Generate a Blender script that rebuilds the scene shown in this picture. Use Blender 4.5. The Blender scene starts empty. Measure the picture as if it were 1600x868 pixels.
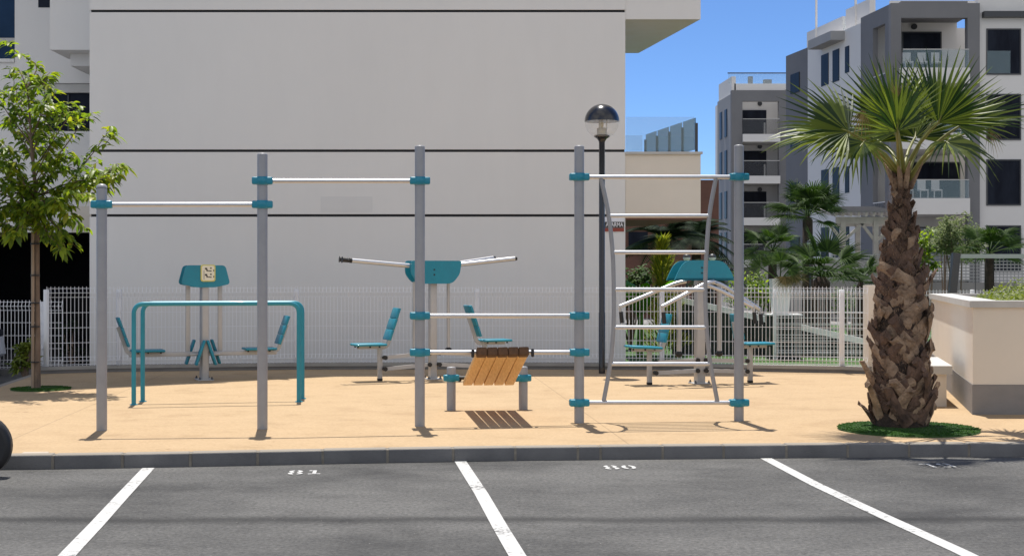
import bpy, bmesh, math, random
from mathutils import Vector, Matrix, Quaternion
from math import radians as R, sin, cos, pi
rnd = random.Random(7)

# ---------------------------------------------------------------- camera, sky, sun, exposure
S = bpy.context.scene
COL = S.collection
EYE = 1.55
cam_d = bpy.data.cameras.new('camera'); cam = bpy.data.objects.new('camera', cam_d); COL.objects.link(cam)
cam.location = (0, 0, EYE); cam.rotation_euler = (R(90), 0, 0)
cam_d.sensor_width = 36; cam_d.lens = 36 * 2200 / 1600; cam_d.shift_y = -4 / 1600
cam_d.clip_end = 3000
S.camera = cam
SUN_EL, SUN_AZ = 71.0, -8.5
W = bpy.data.worlds.new('World'); S.world = W; W.use_nodes = True
nt = W.node_tree
sky = nt.nodes.new('ShaderNodeTexSky'); sky.sky_type = 'NISHITA'; sky.sun_disc = False
sky.sun_elevation = R(SUN_EL); sky.sun_rotation = R(SUN_AZ); sky.air_density = 1.0; sky.dust_density = 0.0; sky.ozone_density = 10.0; sky.altitude = 4000
# unseen whitish cloud added behind the camera to fill the shaded walls with light
tcw = nt.nodes.new('ShaderNodeTexCoord'); sxw = nt.nodes.new('ShaderNodeSeparateXYZ'); nt.links.new(tcw.outputs['Generated'], sxw.inputs[0])
mrw = nt.nodes.new('ShaderNodeMapRange'); mrw.inputs['From Min'].default_value = .05; mrw.inputs['From Max'].default_value = -.35; nt.links.new(sxw.outputs['Y'], mrw.inputs['Value'])
nzw = nt.nodes.new('ShaderNodeTexNoise'); nzw.inputs['Scale'].default_value = 2.2; nzw.inputs['Detail'].default_value = 6; nt.links.new(tcw.outputs['Generated'], nzw.inputs['Vector'])
mr2 = nt.nodes.new('ShaderNodeMapRange'); mr2.inputs['From Min'].default_value = .3; mr2.inputs['From Max'].default_value = .62; nt.links.new(nzw.outputs['Fac'], mr2.inputs['Value'])
mlw = nt.nodes.new('ShaderNodeMath'); mlw.operation = 'MULTIPLY'; nt.links.new(mrw.outputs[0], mlw.inputs[0]); nt.links.new(mr2.outputs[0], mlw.inputs[1])
mxw = nt.nodes.new('ShaderNodeMix'); mxw.data_type = 'RGBA'; nt.links.new(mlw.outputs[0], mxw.inputs['Factor']); nt.links.new(sky.outputs[0], mxw.inputs['A']); mxw.inputs['B'].default_value = (6.3, 6.25, 6.2, 1)
nt.links.new(mxw.outputs['Result'], nt.nodes['Background'].inputs[0]); nt.nodes['Background'].inputs[1].default_value = 0.10
sd = bpy.data.lights.new('sun', 'SUN'); sd.energy = 4.0; sd.angle = R(0.5); sd.color = (1, .95, .87)
sun = bpy.data.objects.new('sun', sd); COL.objects.link(sun)
dv = Vector((sin(R(SUN_AZ)) * cos(R(SUN_EL)), cos(R(SUN_AZ)) * cos(R(SUN_EL)), sin(R(SUN_EL))))
sun.rotation_euler = (-dv).to_track_quat('-Z', 'Y').to_euler(); sun.location = dv * 40
S.view_settings.view_transform = 'Standard'; S.view_settings.look = 'None'
S.view_settings.exposure = 0.60; S.view_settings.gamma = 1
S.render.engine = 'CYCLES'
S.cycles.max_bounces = 8; S.cycles.transparent_max_bounces = 16

# ---------------------------------------------------------------- helpers
PZ = 0.10                                    # pavement level above the road
def at(x, y, Y): return Vector(((x - 800) / 2200 * Y, Y, EYE + (430 - y) / 2200 * Y))
def gY(y): return (EYE - PZ) * 2200 / (y - 430)
def gp(x, y):
    Y = gY(y); return Vector(((x - 800) / 2200 * Y, Y, PZ))
def rp(x, y):
    Y = EYE * 2200 / (y - 430); return Vector(((x - 800) / 2200 * Y, Y, 0))
def RZ(a): return Matrix.Rotation(a, 4, 'Z')

class MB:
    def __init__(s, M=None): s.v = []; s.f = []; s.sm = []; s.M = M or Matrix.Identity(4)
    def add(s, vs, fs, smooth=False, M=None):
        n = len(s.v); T = s.M @ M if M is not None else s.M
        s.v += [tuple(T @ Vector(p)) for p in vs]
        s.f += [tuple(i + n for i in f) for f in fs]; s.sm += [smooth] * len(fs)
        return s
    def box(s, c, d, rot=None):
        x, y, z = d[0] / 2, d[1] / 2, d[2] / 2
        M = Matrix.Translation(Vector(c)) @ (rot.to_4x4() if rot is not None else Matrix.Identity(4))
        return s.add([(-x, -y, -z), (x, -y, -z), (x, y, -z), (-x, y, -z), (-x, -y, z), (x, -y, z), (x, y, z), (-x, y, z)],
                     [(0, 3, 2, 1), (4, 5, 6, 7), (0, 1, 5, 4), (1, 2, 6, 5), (2, 3, 7, 6), (3, 0, 4, 7)], False, M)
    def span(s, a, b):
        a, b = Vector(a), Vector(b)
        return s.box((a + b) / 2, [abs(q) for q in (b - a)])
    def rbox(s, c, d, rot=None, b=.01, seg=2):
        bm = bmesh.new(); bmesh.ops.create_cube(bm, size=1)
        for v in bm.verts: v.co = Vector((v.co.x * d[0], v.co.y * d[1], v.co.z * d[2]))
        bmesh.ops.bevel(bm, geom=list(bm.edges), offset=min(b, min(d) * .49), segments=seg, affect='EDGES', profile=.5)
        M = Matrix.Translation(Vector(c)) @ (rot.to_4x4() if rot is not None else Matrix.Identity(4))
        bm.verts.index_update()
        s.add([v.co.copy() for v in bm.verts], [tuple(v.index for v in f.verts) for f in bm.faces], True, M); bm.free(); return s
    def bar(s, a, b, w, h=None, up=(0, 0, 1)):
        a, b = Vector(a), Vector(b); h = h or w; d = (b - a); L = d.length; d.normalize()
        u = Vector(up)
        if abs(d.dot(u)) > .98: u = Vector((0, 1, 0))
        x = d.cross(u).normalized(); z = x.cross(d)
        vs = []
        for p in (a, b):
            for i, j in ((-1, -1), (1, -1), (1, 1), (-1, 1)): vs.append(p + x * w / 2 * i + z * h / 2 * j)
        return s.add(vs, [(0, 1, 2, 3), (7, 6, 5, 4), (0, 4, 5, 1), (1, 5, 6, 2), (2, 6, 7, 3), (3, 7, 4, 0)])
    def tube(s, pts, r, seg=12, cap=True, smooth=True):
        pts = [Vector(p) for p in pts]; n = len(pts)
        rs = r if isinstance(r, (list, tuple)) else [r] * n
        T = []
        for i in range(n):
            d = pts[min(i + 1, n - 1)] - pts[max(i - 1, 0)]; T.append(d.normalized())
        u = Vector((0, 0, 1)) if abs(T[0].z) < .9 else Vector((0, 1, 0))
        u = (u - T[0] * u.dot(T[0])).normalized(); vs = []
        for i in range(n):
            u = (u - T[i] * u.dot(T[i])).normalized(); w = T[i].cross(u)
            for k in range(seg):
                a = 2 * pi * k / seg; vs.append(pts[i] + (u * cos(a) + w * sin(a)) * rs[i])
        fs = [(i * seg + k, i * seg + (k + 1) % seg, (i + 1) * seg + (k + 1) % seg, (i + 1) * seg + k) for i in range(n - 1) for k in range(seg)]
        s.add(vs, fs, smooth)
        if cap: s.add(vs[:seg], [tuple(range(seg - 1, -1, -1))]); s.add(vs[-seg:], [tuple(range(seg))])
        return s
    def lathe(s, prof, c, seg=32, smooth=True):
        c = Vector(c); vs = []
        for r, z in prof:
            for k in range(seg):
                a = 2 * pi * k / seg; vs.append(c + Vector((r * cos(a), r * sin(a), z)))
        fs = [(i * seg + k, i * seg + (k + 1) % seg, (i + 1) * seg + (k + 1) % seg, (i + 1) * seg + k) for i in range(len(prof) - 1) for k in range(seg)]
        s.add(vs, fs, smooth); n = len(prof)
        if prof[0][0] > 1e-4: s.add(vs[:seg], [tuple(range(seg - 1, -1, -1))])
        if prof[-1][0] > 1e-4: s.add(vs[-seg:], [tuple(range(seg))])
        return s
    def prism(s, poly, ext):                 # closed outline (3D points) pushed along ext
        n = len(poly); e = Vector(ext); vs = [Vector(p) for p in poly]; vs += [p + e for p in vs]
        return s.add(vs, [tuple(range(n - 1, -1, -1)), tuple(range(n, 2 * n))] + [(i, (i + 1) % n, n + (i + 1) % n, n + i) for i in range(n)])
    def quad(s, *p): return s.add([Vector(q) for q in p], [tuple(range(len(p)))])
    def build(s, name, mat, parent=None, label=None):
        me = bpy.data.meshes.new(name); me.from_pydata(s.v, [], s.f); me.polygons.foreach_set('use_smooth', s.sm); me.update()
        bm = bmesh.new(); bm.from_mesh(me); bmesh.ops.recalc_face_normals(bm, faces=bm.faces) if getattr(s, 'fix', True) else None
        bm.to_mesh(me); bm.free()
        o = bpy.data.objects.new(name, me); COL.objects.link(o)
        if mat: me.materials.append(mat)
        if parent:
            o.parent = parent
            o.matrix_parent_inverse = parent.matrix_basis.inverted() if parent.parent is None else Matrix.Identity(4)
        if label: o['label'] = label
        return o
def tag(o, label, cat, group=None, kind=None):
    o['label'] = label; o['category'] = cat
    if group: o['group'] = group
    if kind: o['kind'] = kind
    return o
def struct(o, kind='structure', label=None):
    o['kind'] = kind
    if label: o['label'] = label
    return o
def thing(name, loc, label, cat, group=None):
    o = bpy.data.objects.new(name, None); COL.objects.link(o); o.empty_display_size = .2
    o.location = loc; return tag(o, label, cat, group)
def fillet(pts, r, n=6):
    pts = [Vector(p) for p in pts]; out = [pts[0]]
    for i in range(1, len(pts) - 1):
        a, b, c = pts[i - 1], pts[i], pts[i + 1]; d1 = (a - b).normalized(); d2 = (c - b).normalized()
        p0, p2 = b + d1 * r, b + d2 * r
        for k in range(n + 1):
            t = k / n; out.append(p0 * (1 - t) ** 2 + b * 2 * t * (1 - t) + p2 * t * t)
    return out + [pts[-1]]

# ---------------------------------------------------------------- materials
def mat(name, col, rough=.6, metal=0, var=.0, scale=4, bump=0, bscale=60, spec=.5, col2=None, coat=0, stretch=None, detail=6):
    m = bpy.data.materials.new(name); m.use_nodes = True; t = m.node_tree; b = t.nodes['Principled BSDF']
    b.inputs['Roughness'].default_value = rough; b.inputs['Metallic'].default_value = metal
    b.inputs['Specular IOR Level'].default_value = spec; b.inputs['Coat Weight'].default_value = coat
    b.inputs['Base Color'].default_value = (*col, 1)
    tc = t.nodes.new('ShaderNodeTexCoord'); src = tc.outputs['Object']
    if stretch:
        mp = t.nodes.new('ShaderNodeMapping'); mp.inputs['Scale'].default_value = stretch; t.links.new(src, mp.inputs[0]); src = mp.outputs[0]
    if var or col2:
        n = t.nodes.new('ShaderNodeTexNoise'); n.inputs['Scale'].default_value = scale; n.inputs['Detail'].default_value = detail; n.inputs['Roughness'].default_value = .62
        t.links.new(src, n.inputs['Vector'])
        rp_ = t.nodes.new('ShaderNodeValToRGB'); c2 = col2 or tuple(max(0, c * (1 - var)) for c in col); c1 = col if col2 else tuple(min(1, c * (1 + var)) for c in col)
        rp_.color_ramp.elements[0].position = .3; rp_.color_ramp.elements[0].color = (*c2, 1)
        rp_.color_ramp.elements[1].position = .7; rp_.color_ramp.elements[1].color = (*c1, 1)
        t.links.new(n.outputs['Fac'], rp_.inputs[0]); t.links.new(rp_.outputs[0], b.inputs['Base Color'])
    if bump:
        n2 = t.nodes.new('ShaderNodeTexNoise'); n2.inputs['Scale'].default_value = bscale; n2.inputs['Detail'].default_value = 4
        t.links.new(src, n2.inputs['Vector'])
        bp = t.nodes.new('ShaderNodeBump'); bp.inputs['Strength'].default_value = bump; bp.inputs['Distance'].default_value = .02
        t.links.new(n2.outputs['Fac'], bp.inputs['Height']); t.links.new(bp.outputs[0], b.inputs['Normal'])
    return m
def leafmat(name, col, col2, trans=.35, rough=.4, scale=3, spec=.4, isl=.6):
    m = mat(name, col, rough, 0, 0, scale, col2=col2, spec=spec); t = m.node_tree; b = t.nodes['Principled BSDF']
    tr = t.nodes.new('ShaderNodeBsdfTranslucent'); mx = t.nodes.new('ShaderNodeMixShader'); mx.inputs[0].default_value = trans
    rampn = [n for n in t.nodes if n.type == 'VALTORGB'][0]
    # every leaf gets its own tone
    ge = t.nodes.new('ShaderNodeNewGeometry'); nz = rampn.inputs[0].links[0].from_socket; mxf = t.nodes.new('ShaderNodeMix'); mxf.inputs['Factor'].default_value = isl
    t.links.new(nz, mxf.inputs['A']); t.links.new(ge.outputs['Random Per Island'], mxf.inputs['B']); t.links.new(mxf.outputs['Result'], rampn.inputs[0])
    hs = t.nodes.new('ShaderNodeHueSaturation'); hs.inputs['Value'].default_value = 1.7; hs.inputs['Saturation'].default_value = 1.1
    t.links.new(rampn.outputs[0], hs.inputs['Color']); t.links.new(hs.outputs[0], tr.inputs[0])
    out = t.nodes['Material Output']
    t.links.new(b.outputs[0], mx.inputs[1]); t.links.new(tr.outputs[0], mx.inputs[2]); t.links.new(mx.outputs[0], out.inputs[0])
    return m
def glassmat(name, tint, alpha):
    m = bpy.data.materials.new(name); m.use_nodes = True; t = m.node_tree; b = t.nodes['Principled BSDF']
    b.inputs['Base Color'].default_value = (*tint, 1); b.inputs['Roughness'].default_value = .05; b.inputs['Alpha'].default_value = alpha
    b.inputs['Specular IOR Level'].default_value = .8
    return m

def M_asphalt():
    m = mat('asphalt', (.085, .083, .08), .9, var=.0, bump=.5, bscale=160); t = m.node_tree; b = t.nodes['Principled BSDF']; L = t.links.new
    tc = t.nodes.new('ShaderNodeTexCoord')
    big = t.nodes.new('ShaderNodeTexNoise'); big.inputs['Scale'].default_value = .55; big.inputs['Detail'].default_value = 7; big.inputs['Roughness'].default_value = .7
    mpb = t.nodes.new('ShaderNodeMapping'); mpb.inputs['Scale'].default_value = (.9, 1.3, 1); L(tc.outputs['Object'], mpb.inputs[0]); L(mpb.outputs[0], big.inputs['Vector'])
    fine = t.nodes.new('ShaderNodeTexNoise'); fine.inputs['Scale'].default_value = 34; fine.inputs['Detail'].default_value = 8; fine.inputs['Roughness'].default_value = .8; L(tc.outputs['Object'], fine.inputs['Vector'])
    vor = t.nodes.new('ShaderNodeTexVoronoi'); vor.inputs['Scale'].default_value = 110; L(tc.outputs['Object'], vor.inputs['Vector'])
    r1 = t.nodes.new('ShaderNodeValToRGB'); r1.color_ramp.elements[0].position = .33; r1.color_ramp.elements[0].color = (.044, .044, .044, 1); r1.color_ramp.elements[1].position = .6; r1.color_ramp.elements[1].color = (.112, .111, .108, 1)
    L(big.outputs['Fac'], r1.inputs[0])
    r2 = t.nodes.new('ShaderNodeValToRGB'); r2.color_ramp.elements[0].position = .34; r2.color_ramp.elements[0].color = (.42, .42, .42, 1); r2.color_ramp.elements[1].position = .66; r2.color_ramp.elements[1].color = (1.6, 1.58, 1.55, 1)
    L(fine.outputs['Fac'], r2.inputs[0])
    mu = t.nodes.new('ShaderNodeMix'); mu.data_type = 'RGBA'; mu.blend_type = 'MULTIPLY'; mu.inputs['Factor'].default_value = 1
    L(r1.outputs[0], mu.inputs['A']); L(r2.outputs[0], mu.inputs['B'])
    # dark uneven band running along the bays
    sx = t.nodes.new('ShaderNodeSeparateXYZ'); L(tc.outputs['Object'], sx.inputs[0])
    wob = t.nodes.new('ShaderNodeTexNoise'); wob.inputs['Scale'].default_value = 1.3; wob.inputs['Detail'].default_value = 5; L(tc.outputs['Object'], wob.inputs['Vector'])
    ma = t.nodes.new('ShaderNodeMath'); ma.operation = 'MULTIPLY_ADD'; ma.inputs[1].default_value = .22; L(wob.outputs['Fac'], ma.inputs[0]); L(sx.outputs['Y'], ma.inputs[2])
    su = t.nodes.new('ShaderNodeMath'); su.operation = 'SUBTRACT'; su.inputs[1].default_value = 9.05; L(ma.outputs[0], su.inputs[0])
    ab = t.nodes.new('ShaderNodeMath'); ab.operation = 'ABSOLUTE'; L(su.outputs[0], ab.inputs[0])
    mr = t.nodes.new('ShaderNodeMapRange'); mr.inputs['From Min'].default_value = .02; mr.inputs['From Max'].default_value = .16; mr.inputs['To Min'].default_value = .42; mr.inputs['To Max'].default_value = 1
    L(ab.outputs[0], mr.inputs['Value'])
    m2 = t.nodes.new('ShaderNodeMix'); m2.data_type = 'RGBA'; m2.blend_type = 'MULTIPLY'; m2.inputs['Factor'].default_value = 1
    L(mu.outputs['Result'], m2.inputs['A']); L(mr.outputs[0], m2.inputs['B'])
    ol = t.nodes.new('ShaderNodeTexNoise'); ol.inputs['Scale'].default_value = 1.1; ol.inputs['Detail'].default_value = 9; ol.inputs['Roughness'].default_value = .72; L(tc.outputs['Object'], ol.inputs['Vector'])
    om = t.nodes.new('ShaderNodeMapRange'); om.inputs['From Min'].default_value = .56; om.inputs['From Max'].default_value = .70; om.inputs['To Min'].default_value = 1; om.inputs['To Max'].default_value = .62; L(ol.outputs['Fac'], om.inputs['Value'])
    mo = t.nodes.new('ShaderNodeMix'); mo.data_type = 'RGBA'; mo.blend_type = 'MULTIPLY'; mo.inputs['Factor'].default_value = 1; L(m2.outputs['Result'], mo.inputs['A']); L(om.outputs[0], mo.inputs['B']); m2 = mo
    # pale stone chips
    ch = t.nodes.new('ShaderNodeTexVoronoi'); ch.inputs['Scale'].default_value = 9; L(tc.outputs['Object'], ch.inputs['Vector'])
    cr = t.nodes.new('ShaderNodeMath'); cr.operation = 'LESS_THAN'; cr.inputs[1].default_value = .035; L(ch.outputs['Distance'], cr.inputs[0])
    m3 = t.nodes.new('ShaderNodeMix'); m3.data_type = 'RGBA'; L(cr.outputs[0], m3.inputs['Factor']); L(m2.outputs['Result'], m3.inputs['A']); m3.inputs['B'].default_value = (.3, .29, .27, 1)
    L(m3.outputs['Result'], b.inputs['Base Color'])
    return m
def M_pave():
    m = mat('tan_resin', (.6, .42, .22), .85, var=.0, bump=.25, bscale=120); t = m.node_tree; b = t.nodes['Principled BSDF']; L = t.links.new
    tc = t.nodes.new('ShaderNodeTexCoord')
    mp = t.nodes.new('ShaderNodeMapping'); mp.inputs['Scale'].default_value = (1, 1.25, 1); L(tc.outputs['Object'], mp.inputs[0])
    n = t.nodes.new('ShaderNodeTexNoise'); n.inputs['Scale'].default_value = 1.6; n.inputs['Detail'].default_value = 8; n.inputs['Roughness'].default_value = .68; L(mp.outputs[0], n.inputs['Vector'])
    r = t.nodes.new('ShaderNodeValToRGB'); r.color_ramp.elements[0].position = .3; r.color_ramp.elements[0].color = PAVE[0]; r.color_ramp.elements[1].position = .68; r.color_ramp.elements[1].color = PAVE[1]
    e = r.color_ramp.elements.new(.42); e.color = PAVE[2]
    L(n.outputs['Fac'], r.inputs[0])
    f = t.nodes.new('ShaderNodeTexNoise'); f.inputs['Scale'].default_value = 45; f.inputs['Detail'].default_value = 4; L(tc.outputs['Object'], f.inputs['Vector'])
    r2 = t.nodes.new('ShaderNodeValToRGB'); r2.color_ramp.elements[0].position = .25; r2.color_ramp.elements[0].color = (.86, .84, .8, 1); r2.color_ramp.elements[1].position = .6; r2.color_ramp.elements[1].color = (1.03, 1.03, 1.03, 1); L(f.outputs['Fac'], r2.inputs[0])
    mu = t.nodes.new('ShaderNodeMix'); mu.data_type = 'RGBA'; mu.blend_type = 'MULTIPLY'; mu.inputs['Factor'].default_value = 1; L(r.outputs[0], mu.inputs['A']); L(r2.outputs[0], mu.inputs['B'])
    # sawn joints every five metres
    sx = t.nodes.new('ShaderNodeSeparateXYZ'); L(tc.outputs['Object'], sx.inputs[0])
    a = t.nodes.new('ShaderNodeMath'); a.operation = 'MULTIPLY_ADD'; a.inputs[1].default_value = .085; L(sx.outputs['Y'], a.inputs[0]); L(sx.outputs['X'], a.inputs[2])
    s2 = t.nodes.new('ShaderNodeMath'); s2.operation = 'SUBTRACT'; s2.inputs[1].default_value = 2.035; L(a.outputs[0], s2.inputs[0])
    pp = t.nodes.new('ShaderNodeMath'); pp.operation = 'PINGPONG'; pp.inputs[1].default_value = 2.7; L(s2.outputs[0], pp.inputs[0])
    mr = t.nodes.new('ShaderNodeMapRange'); mr.inputs['From Min'].default_value = .003; mr.inputs['From Max'].default_value = .009; mr.inputs['To Min'].default_value = .72; mr.inputs['To Max'].default_value = 1; L(pp.outputs[0], mr.inputs['Value'])
    m2 = t.nodes.new('ShaderNodeMix'); m2.data_type = 'RGBA'; m2.blend_type = 'MULTIPLY'; m2.inputs['Factor'].default_value = 1; L(mu.outputs['Result'], m2.inputs['A']); L(mr.outputs[0], m2.inputs['B'])
    def spots(scale, thr, src, colr, soft, det=6):
        n_ = t.nodes.new('ShaderNodeTexNoise'); n_.inputs['Scale'].default_value = scale; n_.inputs['Detail'].default_value = det; n_.inputs['Roughness'].default_value = .7; L(tc.outputs['Object'], n_.inputs['Vector'])
        q_ = t.nodes.new('ShaderNodeMapRange'); q_.inputs['From Min'].default_value = thr; q_.inputs['From Max'].default_value = thr + soft; L(n_.outputs['Fac'], q_.inputs['Value'])
        x_ = t.nodes.new('ShaderNodeMix'); x_.data_type = 'RGBA'; x_.blend_type = 'MULTIPLY'; L(q_.outputs[0], x_.inputs['Factor']); L(src, x_.inputs['A']); x_.inputs['B'].default_value = colr; return x_.outputs['Result']
    o1 = spots(.9, .54, m2.outputs['Result'], (.86, .83, .80, 1), .18)
    o2 = spots(5.5, .655, o1, (.62, .56, .50, 1), .05, 8)
    L(o2, b.inputs['Base Color'])
    return m
PAVE = ((.36, .245, .132, 1), (.465, .330, .190, 1), (.43, .302, .170, 1))
m_asph, m_pave = M_asphalt(), M_pave()
m_paint = mat('road_paint', (.56, .56, .55), .75, var=.0, scale=24, col2=(.42, .42, .41), bump=.2)
def worn(m):
    t = m.node_tree; b = t.nodes['Principled BSDF']; src = b.inputs['Base Color'].links[0].from_socket; tc = t.nodes.new('ShaderNodeTexCoord')
    n = t.nodes.new('ShaderNodeTexNoise'); n.inputs['Scale'].default_value = 26; n.inputs['Detail'].default_value = 8; n.inputs['Roughness'].default_value = .75; t.links.new(tc.outputs['Object'], n.inputs['Vector'])
    n2 = t.nodes.new('ShaderNodeTexNoise'); n2.inputs['Scale'].default_value = 2.3; n2.inputs['Detail'].default_value = 4; t.links.new(tc.outputs['Object'], n2.inputs['Vector'])
    k = t.nodes.new('ShaderNodeMath'); k.operation = 'MULTIPLY_ADD'; k.inputs[1].default_value = .55; t.links.new(n2.outputs['Fac'], k.inputs[0]); t.links.new(n.outputs['Fac'], k.inputs[2])
    r = t.nodes.new('ShaderNodeMapRange'); r.inputs['From Min'].default_value = .62; r.inputs['From Max'].default_value = .70; t.links.new(k.outputs[0], r.inputs['Value'])
    x = t.nodes.new('ShaderNodeMix'); x.data_type = 'RGBA'; t.links.new(r.outputs[0], x.inputs['Factor']); x.inputs['A'].default_value = (.14, .138, .135, 1); t.links.new(src, x.inputs['B']); t.links.new(x.outputs['Result'], b.inputs['Base Color'])
worn(m_paint)
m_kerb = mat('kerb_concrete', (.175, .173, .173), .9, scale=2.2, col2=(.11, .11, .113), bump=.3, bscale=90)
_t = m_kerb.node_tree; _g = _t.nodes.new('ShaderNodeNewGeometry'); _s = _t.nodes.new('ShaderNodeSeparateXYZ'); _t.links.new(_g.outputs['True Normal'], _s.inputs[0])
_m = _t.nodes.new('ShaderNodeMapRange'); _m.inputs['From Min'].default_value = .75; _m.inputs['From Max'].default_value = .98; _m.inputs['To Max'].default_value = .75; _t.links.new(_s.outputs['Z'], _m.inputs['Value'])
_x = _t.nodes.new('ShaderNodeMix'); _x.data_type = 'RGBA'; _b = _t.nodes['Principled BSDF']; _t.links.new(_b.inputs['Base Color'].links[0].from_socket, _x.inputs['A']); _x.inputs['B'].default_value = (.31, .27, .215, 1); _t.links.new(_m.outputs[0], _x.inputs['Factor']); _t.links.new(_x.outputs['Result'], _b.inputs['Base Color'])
m_mortar = mat('mortar', (.20, .18, .15), .95, var=.3, scale=12)
m_white = mat('white_render', (.775, .755, .73), .9, scale=.7, col2=(.755, .738, .715), bump=.15, bscale=180)
def streaks(m, amt=.07):
    t = m.node_tree; b = t.nodes['Principled BSDF']; src = b.inputs['Base Color'].links[0].from_socket; tc = t.nodes.new('ShaderNodeTexCoord')
    mp = t.nodes.new('ShaderNodeMapping'); mp.inputs['Scale'].default_value = (1.6, 1.6, .35); t.links.new(tc.outputs['Object'], mp.inputs[0])
    n = t.nodes.new('ShaderNodeTexNoise'); n.inputs['Scale'].default_value = 1.7; n.inputs['Detail'].default_value = 9; n.inputs['Roughness'].default_value = .68; t.links.new(mp.outputs[0], n.inputs['Vector'])
    n2 = t.nodes.new('ShaderNodeTexNoise'); n2.inputs['Scale'].default_value = .45; n2.inputs['Detail'].default_value = 3; t.links.new(tc.outputs['Object'], n2.inputs['Vector'])
    k = t.nodes.new('ShaderNodeMath'); k.operation = 'MULTIPLY_ADD'; k.inputs[1].default_value = .8; t.links.new(n2.outputs['Fac'], k.inputs[0]); t.links.new(n.outputs['Fac'], k.inputs[2])
    r = t.nodes.new('ShaderNodeMapRange'); r.inputs['From Min'].default_value = .62; r.inputs['From Max'].default_value = 1.02; r.inputs['To Min'].default_value = 1 - amt; r.inputs['To Max'].default_value = 1; t.links.new(k.outputs[0], r.inputs['Value'])
    x = t.nodes.new('ShaderNodeMix'); x.data_type = 'RGBA'; x.blend_type = 'MULTIPLY'; x.inputs['Factor'].default_value = 1; t.links.new(src, x.inputs['A']); t.links.new(r.outputs[0], x.inputs['B']); t.links.new(x.outputs['Result'], b.inputs['Base Color'])
streaks(m_white, .028)
m_white2 = mat('white_render_far', (.74, .715, .68), .9, scale=.5, col2=(.69, .665, .635))
m_cream = mat('cream_render', (.75, .68, .585), .9, scale=1.3, col2=(.70, .635, .545), bump=.12, bscale=150)
m_patch = mat('plaster_patch', (.715, .70, .68), .95, scale=3, col2=(.69, .675, .66))
m_groove = mat('groove_dark', (.022, .022, .025), .8)
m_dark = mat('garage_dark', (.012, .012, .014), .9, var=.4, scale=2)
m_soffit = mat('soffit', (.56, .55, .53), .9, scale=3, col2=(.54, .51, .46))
m_basew = mat('fence_base_concrete', (.22, .21, .20), .95, scale=2.5, col2=(.155, .15, .148), bump=.3, bscale=70)
m_coping = mat('coping_concrete', (.55, .54, .51), .85, scale=4, col2=(.47, .46, .44))
m_fence = mat('fence_white', (.82, .82, .84), .5)
m_post = mat('grey_paint', (.31, .315, .33), .42, scale=6, col2=(.27, .276, .292), spec=.5)
m_steel = mat('steel', (.56, .57, .60), .36, metal=.8, var=.05, scale=20)
m_steelp = mat('steel_painted', (.45, .445, .44), .45, scale=9, col2=(.41, .405, .40))
m_teal = mat('teal_plastic', (.006, .235, .335), .42, scale=9, col2=(.006, .20, .295), coat=.08)
m_tealtube = mat('teal_paint', (.012, .245, .33), .42, scale=11, col2=(.010, .21, .29), coat=.05)
m_black = mat('black_rubber', (.012, .012, .014), .5)
m_wood = mat('pine_slat', (.84, .54, .24), .6, scale=5, col2=(.62, .36, .13), stretch=(14, 1.2, 1.2), detail=8)
m_woodend = mat('pine_end', (.13, .062, .025), .75, scale=30, col2=(.08, .04, .018))
m_lampblk = mat('lamp_black', (.008, .009, .014), .22, coat=.4)
m_clear = glassmat('clear_globe', (.9, .88, .84), .16)
m_bulb = mat('lamp_fitting', (.55, .50, .40), .5)
m_glassb = glassmat('balustrade_glass', (.36, .50, .54), .17)
m_glassd = glassmat('balustrade_glass_dark', (.10, .22, .27), .62)
m_metal = mat('dark_metal', (.06, .062, .066), .45, metal=.3)
m_win = mat('window_glass', (.006, .007, .013), .3, spec=.06, scale=.8, col2=(.022, .027, .04), stretch=(2, 2, .5))  # faint upright reflection streaks put into the glass colour
m_winblue = mat('window_glass_blue', (.012, .03, .065), .06, spec=.3, var=.3, scale=.7)
m_curt = mat('curtain_glass', (.40, .44, .47), .3, scale=1.2, col2=(.30, .34, .38), stretch=(9, 1, .3))
m_grey = mat('grey_render', (.20, .197, .20), .9, scale=.35, col2=(.165, .163, .168))
m_lgrey = mat('light_grey_render', (.36, .355, .35), .9, scale=.3, col2=(.31, .307, .305))
m_brown = mat('brown_brick', (.16, .075, .055), .9, scale=2, col2=(.115, .055, .042))
m_trunk = mat('bark', (.22, .155, .11), .95, scale=16, col2=(.11, .08, .06), bump=.6, bscale=60, stretch=(1, 1, .25))
m_leaf = leafmat('tree_leaf', (.23, .305, .035), (.08, .14, .022), .52, .42, 1.6)
m_leafy = leafmat('tree_leaf_young', (.33, .345, .045), (.17, .21, .025), .48, .42, 1.6)
m_palm = leafmat('palm_frond', (.155, .20, .033), (.022, .048, .011), .28, .46, 1.2, .4, .8)
m_palmdry = leafmat('palm_frond_dry', (.26, .20, .09), (.12, .10, .035), .2, .5, 2)
m_petiole = mat('petiole', (.24, .225, .055), .5, scale=3, col2=(.14, .15, .03))
m_boot = mat('leaf_base', (.20, .12, .08), .92, scale=9, col2=(.035, .022, .018), bump=1, bscale=45, stretch=(1, 1, .6), detail=10)
m_bootl = mat('leaf_base_pale', (.46, .32, .21), .9, scale=9, col2=(.13, .08, .052), bump=1, bscale=45, detail=10)
m_fibre = mat('palm_fibre', (.075, .050, .036), .97, scale=14, col2=(.022, .016, .013), bump=1, bscale=70)
m_farpalm = leafmat('far_palm', (.065, .115, .022), (.024, .05, .012), .25, .6, .9, .22)
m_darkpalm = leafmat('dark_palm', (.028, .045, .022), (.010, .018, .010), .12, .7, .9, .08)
m_turf = mat('turf', (.035, .10, .014), .9, scale=14, col2=(.02, .06, .008), bump=.8, bscale=120)
m_turfb = leafmat('turf_blades', (.045, .12, .016), (.02, .065, .008), .2, .7, 8, .1)
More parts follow.
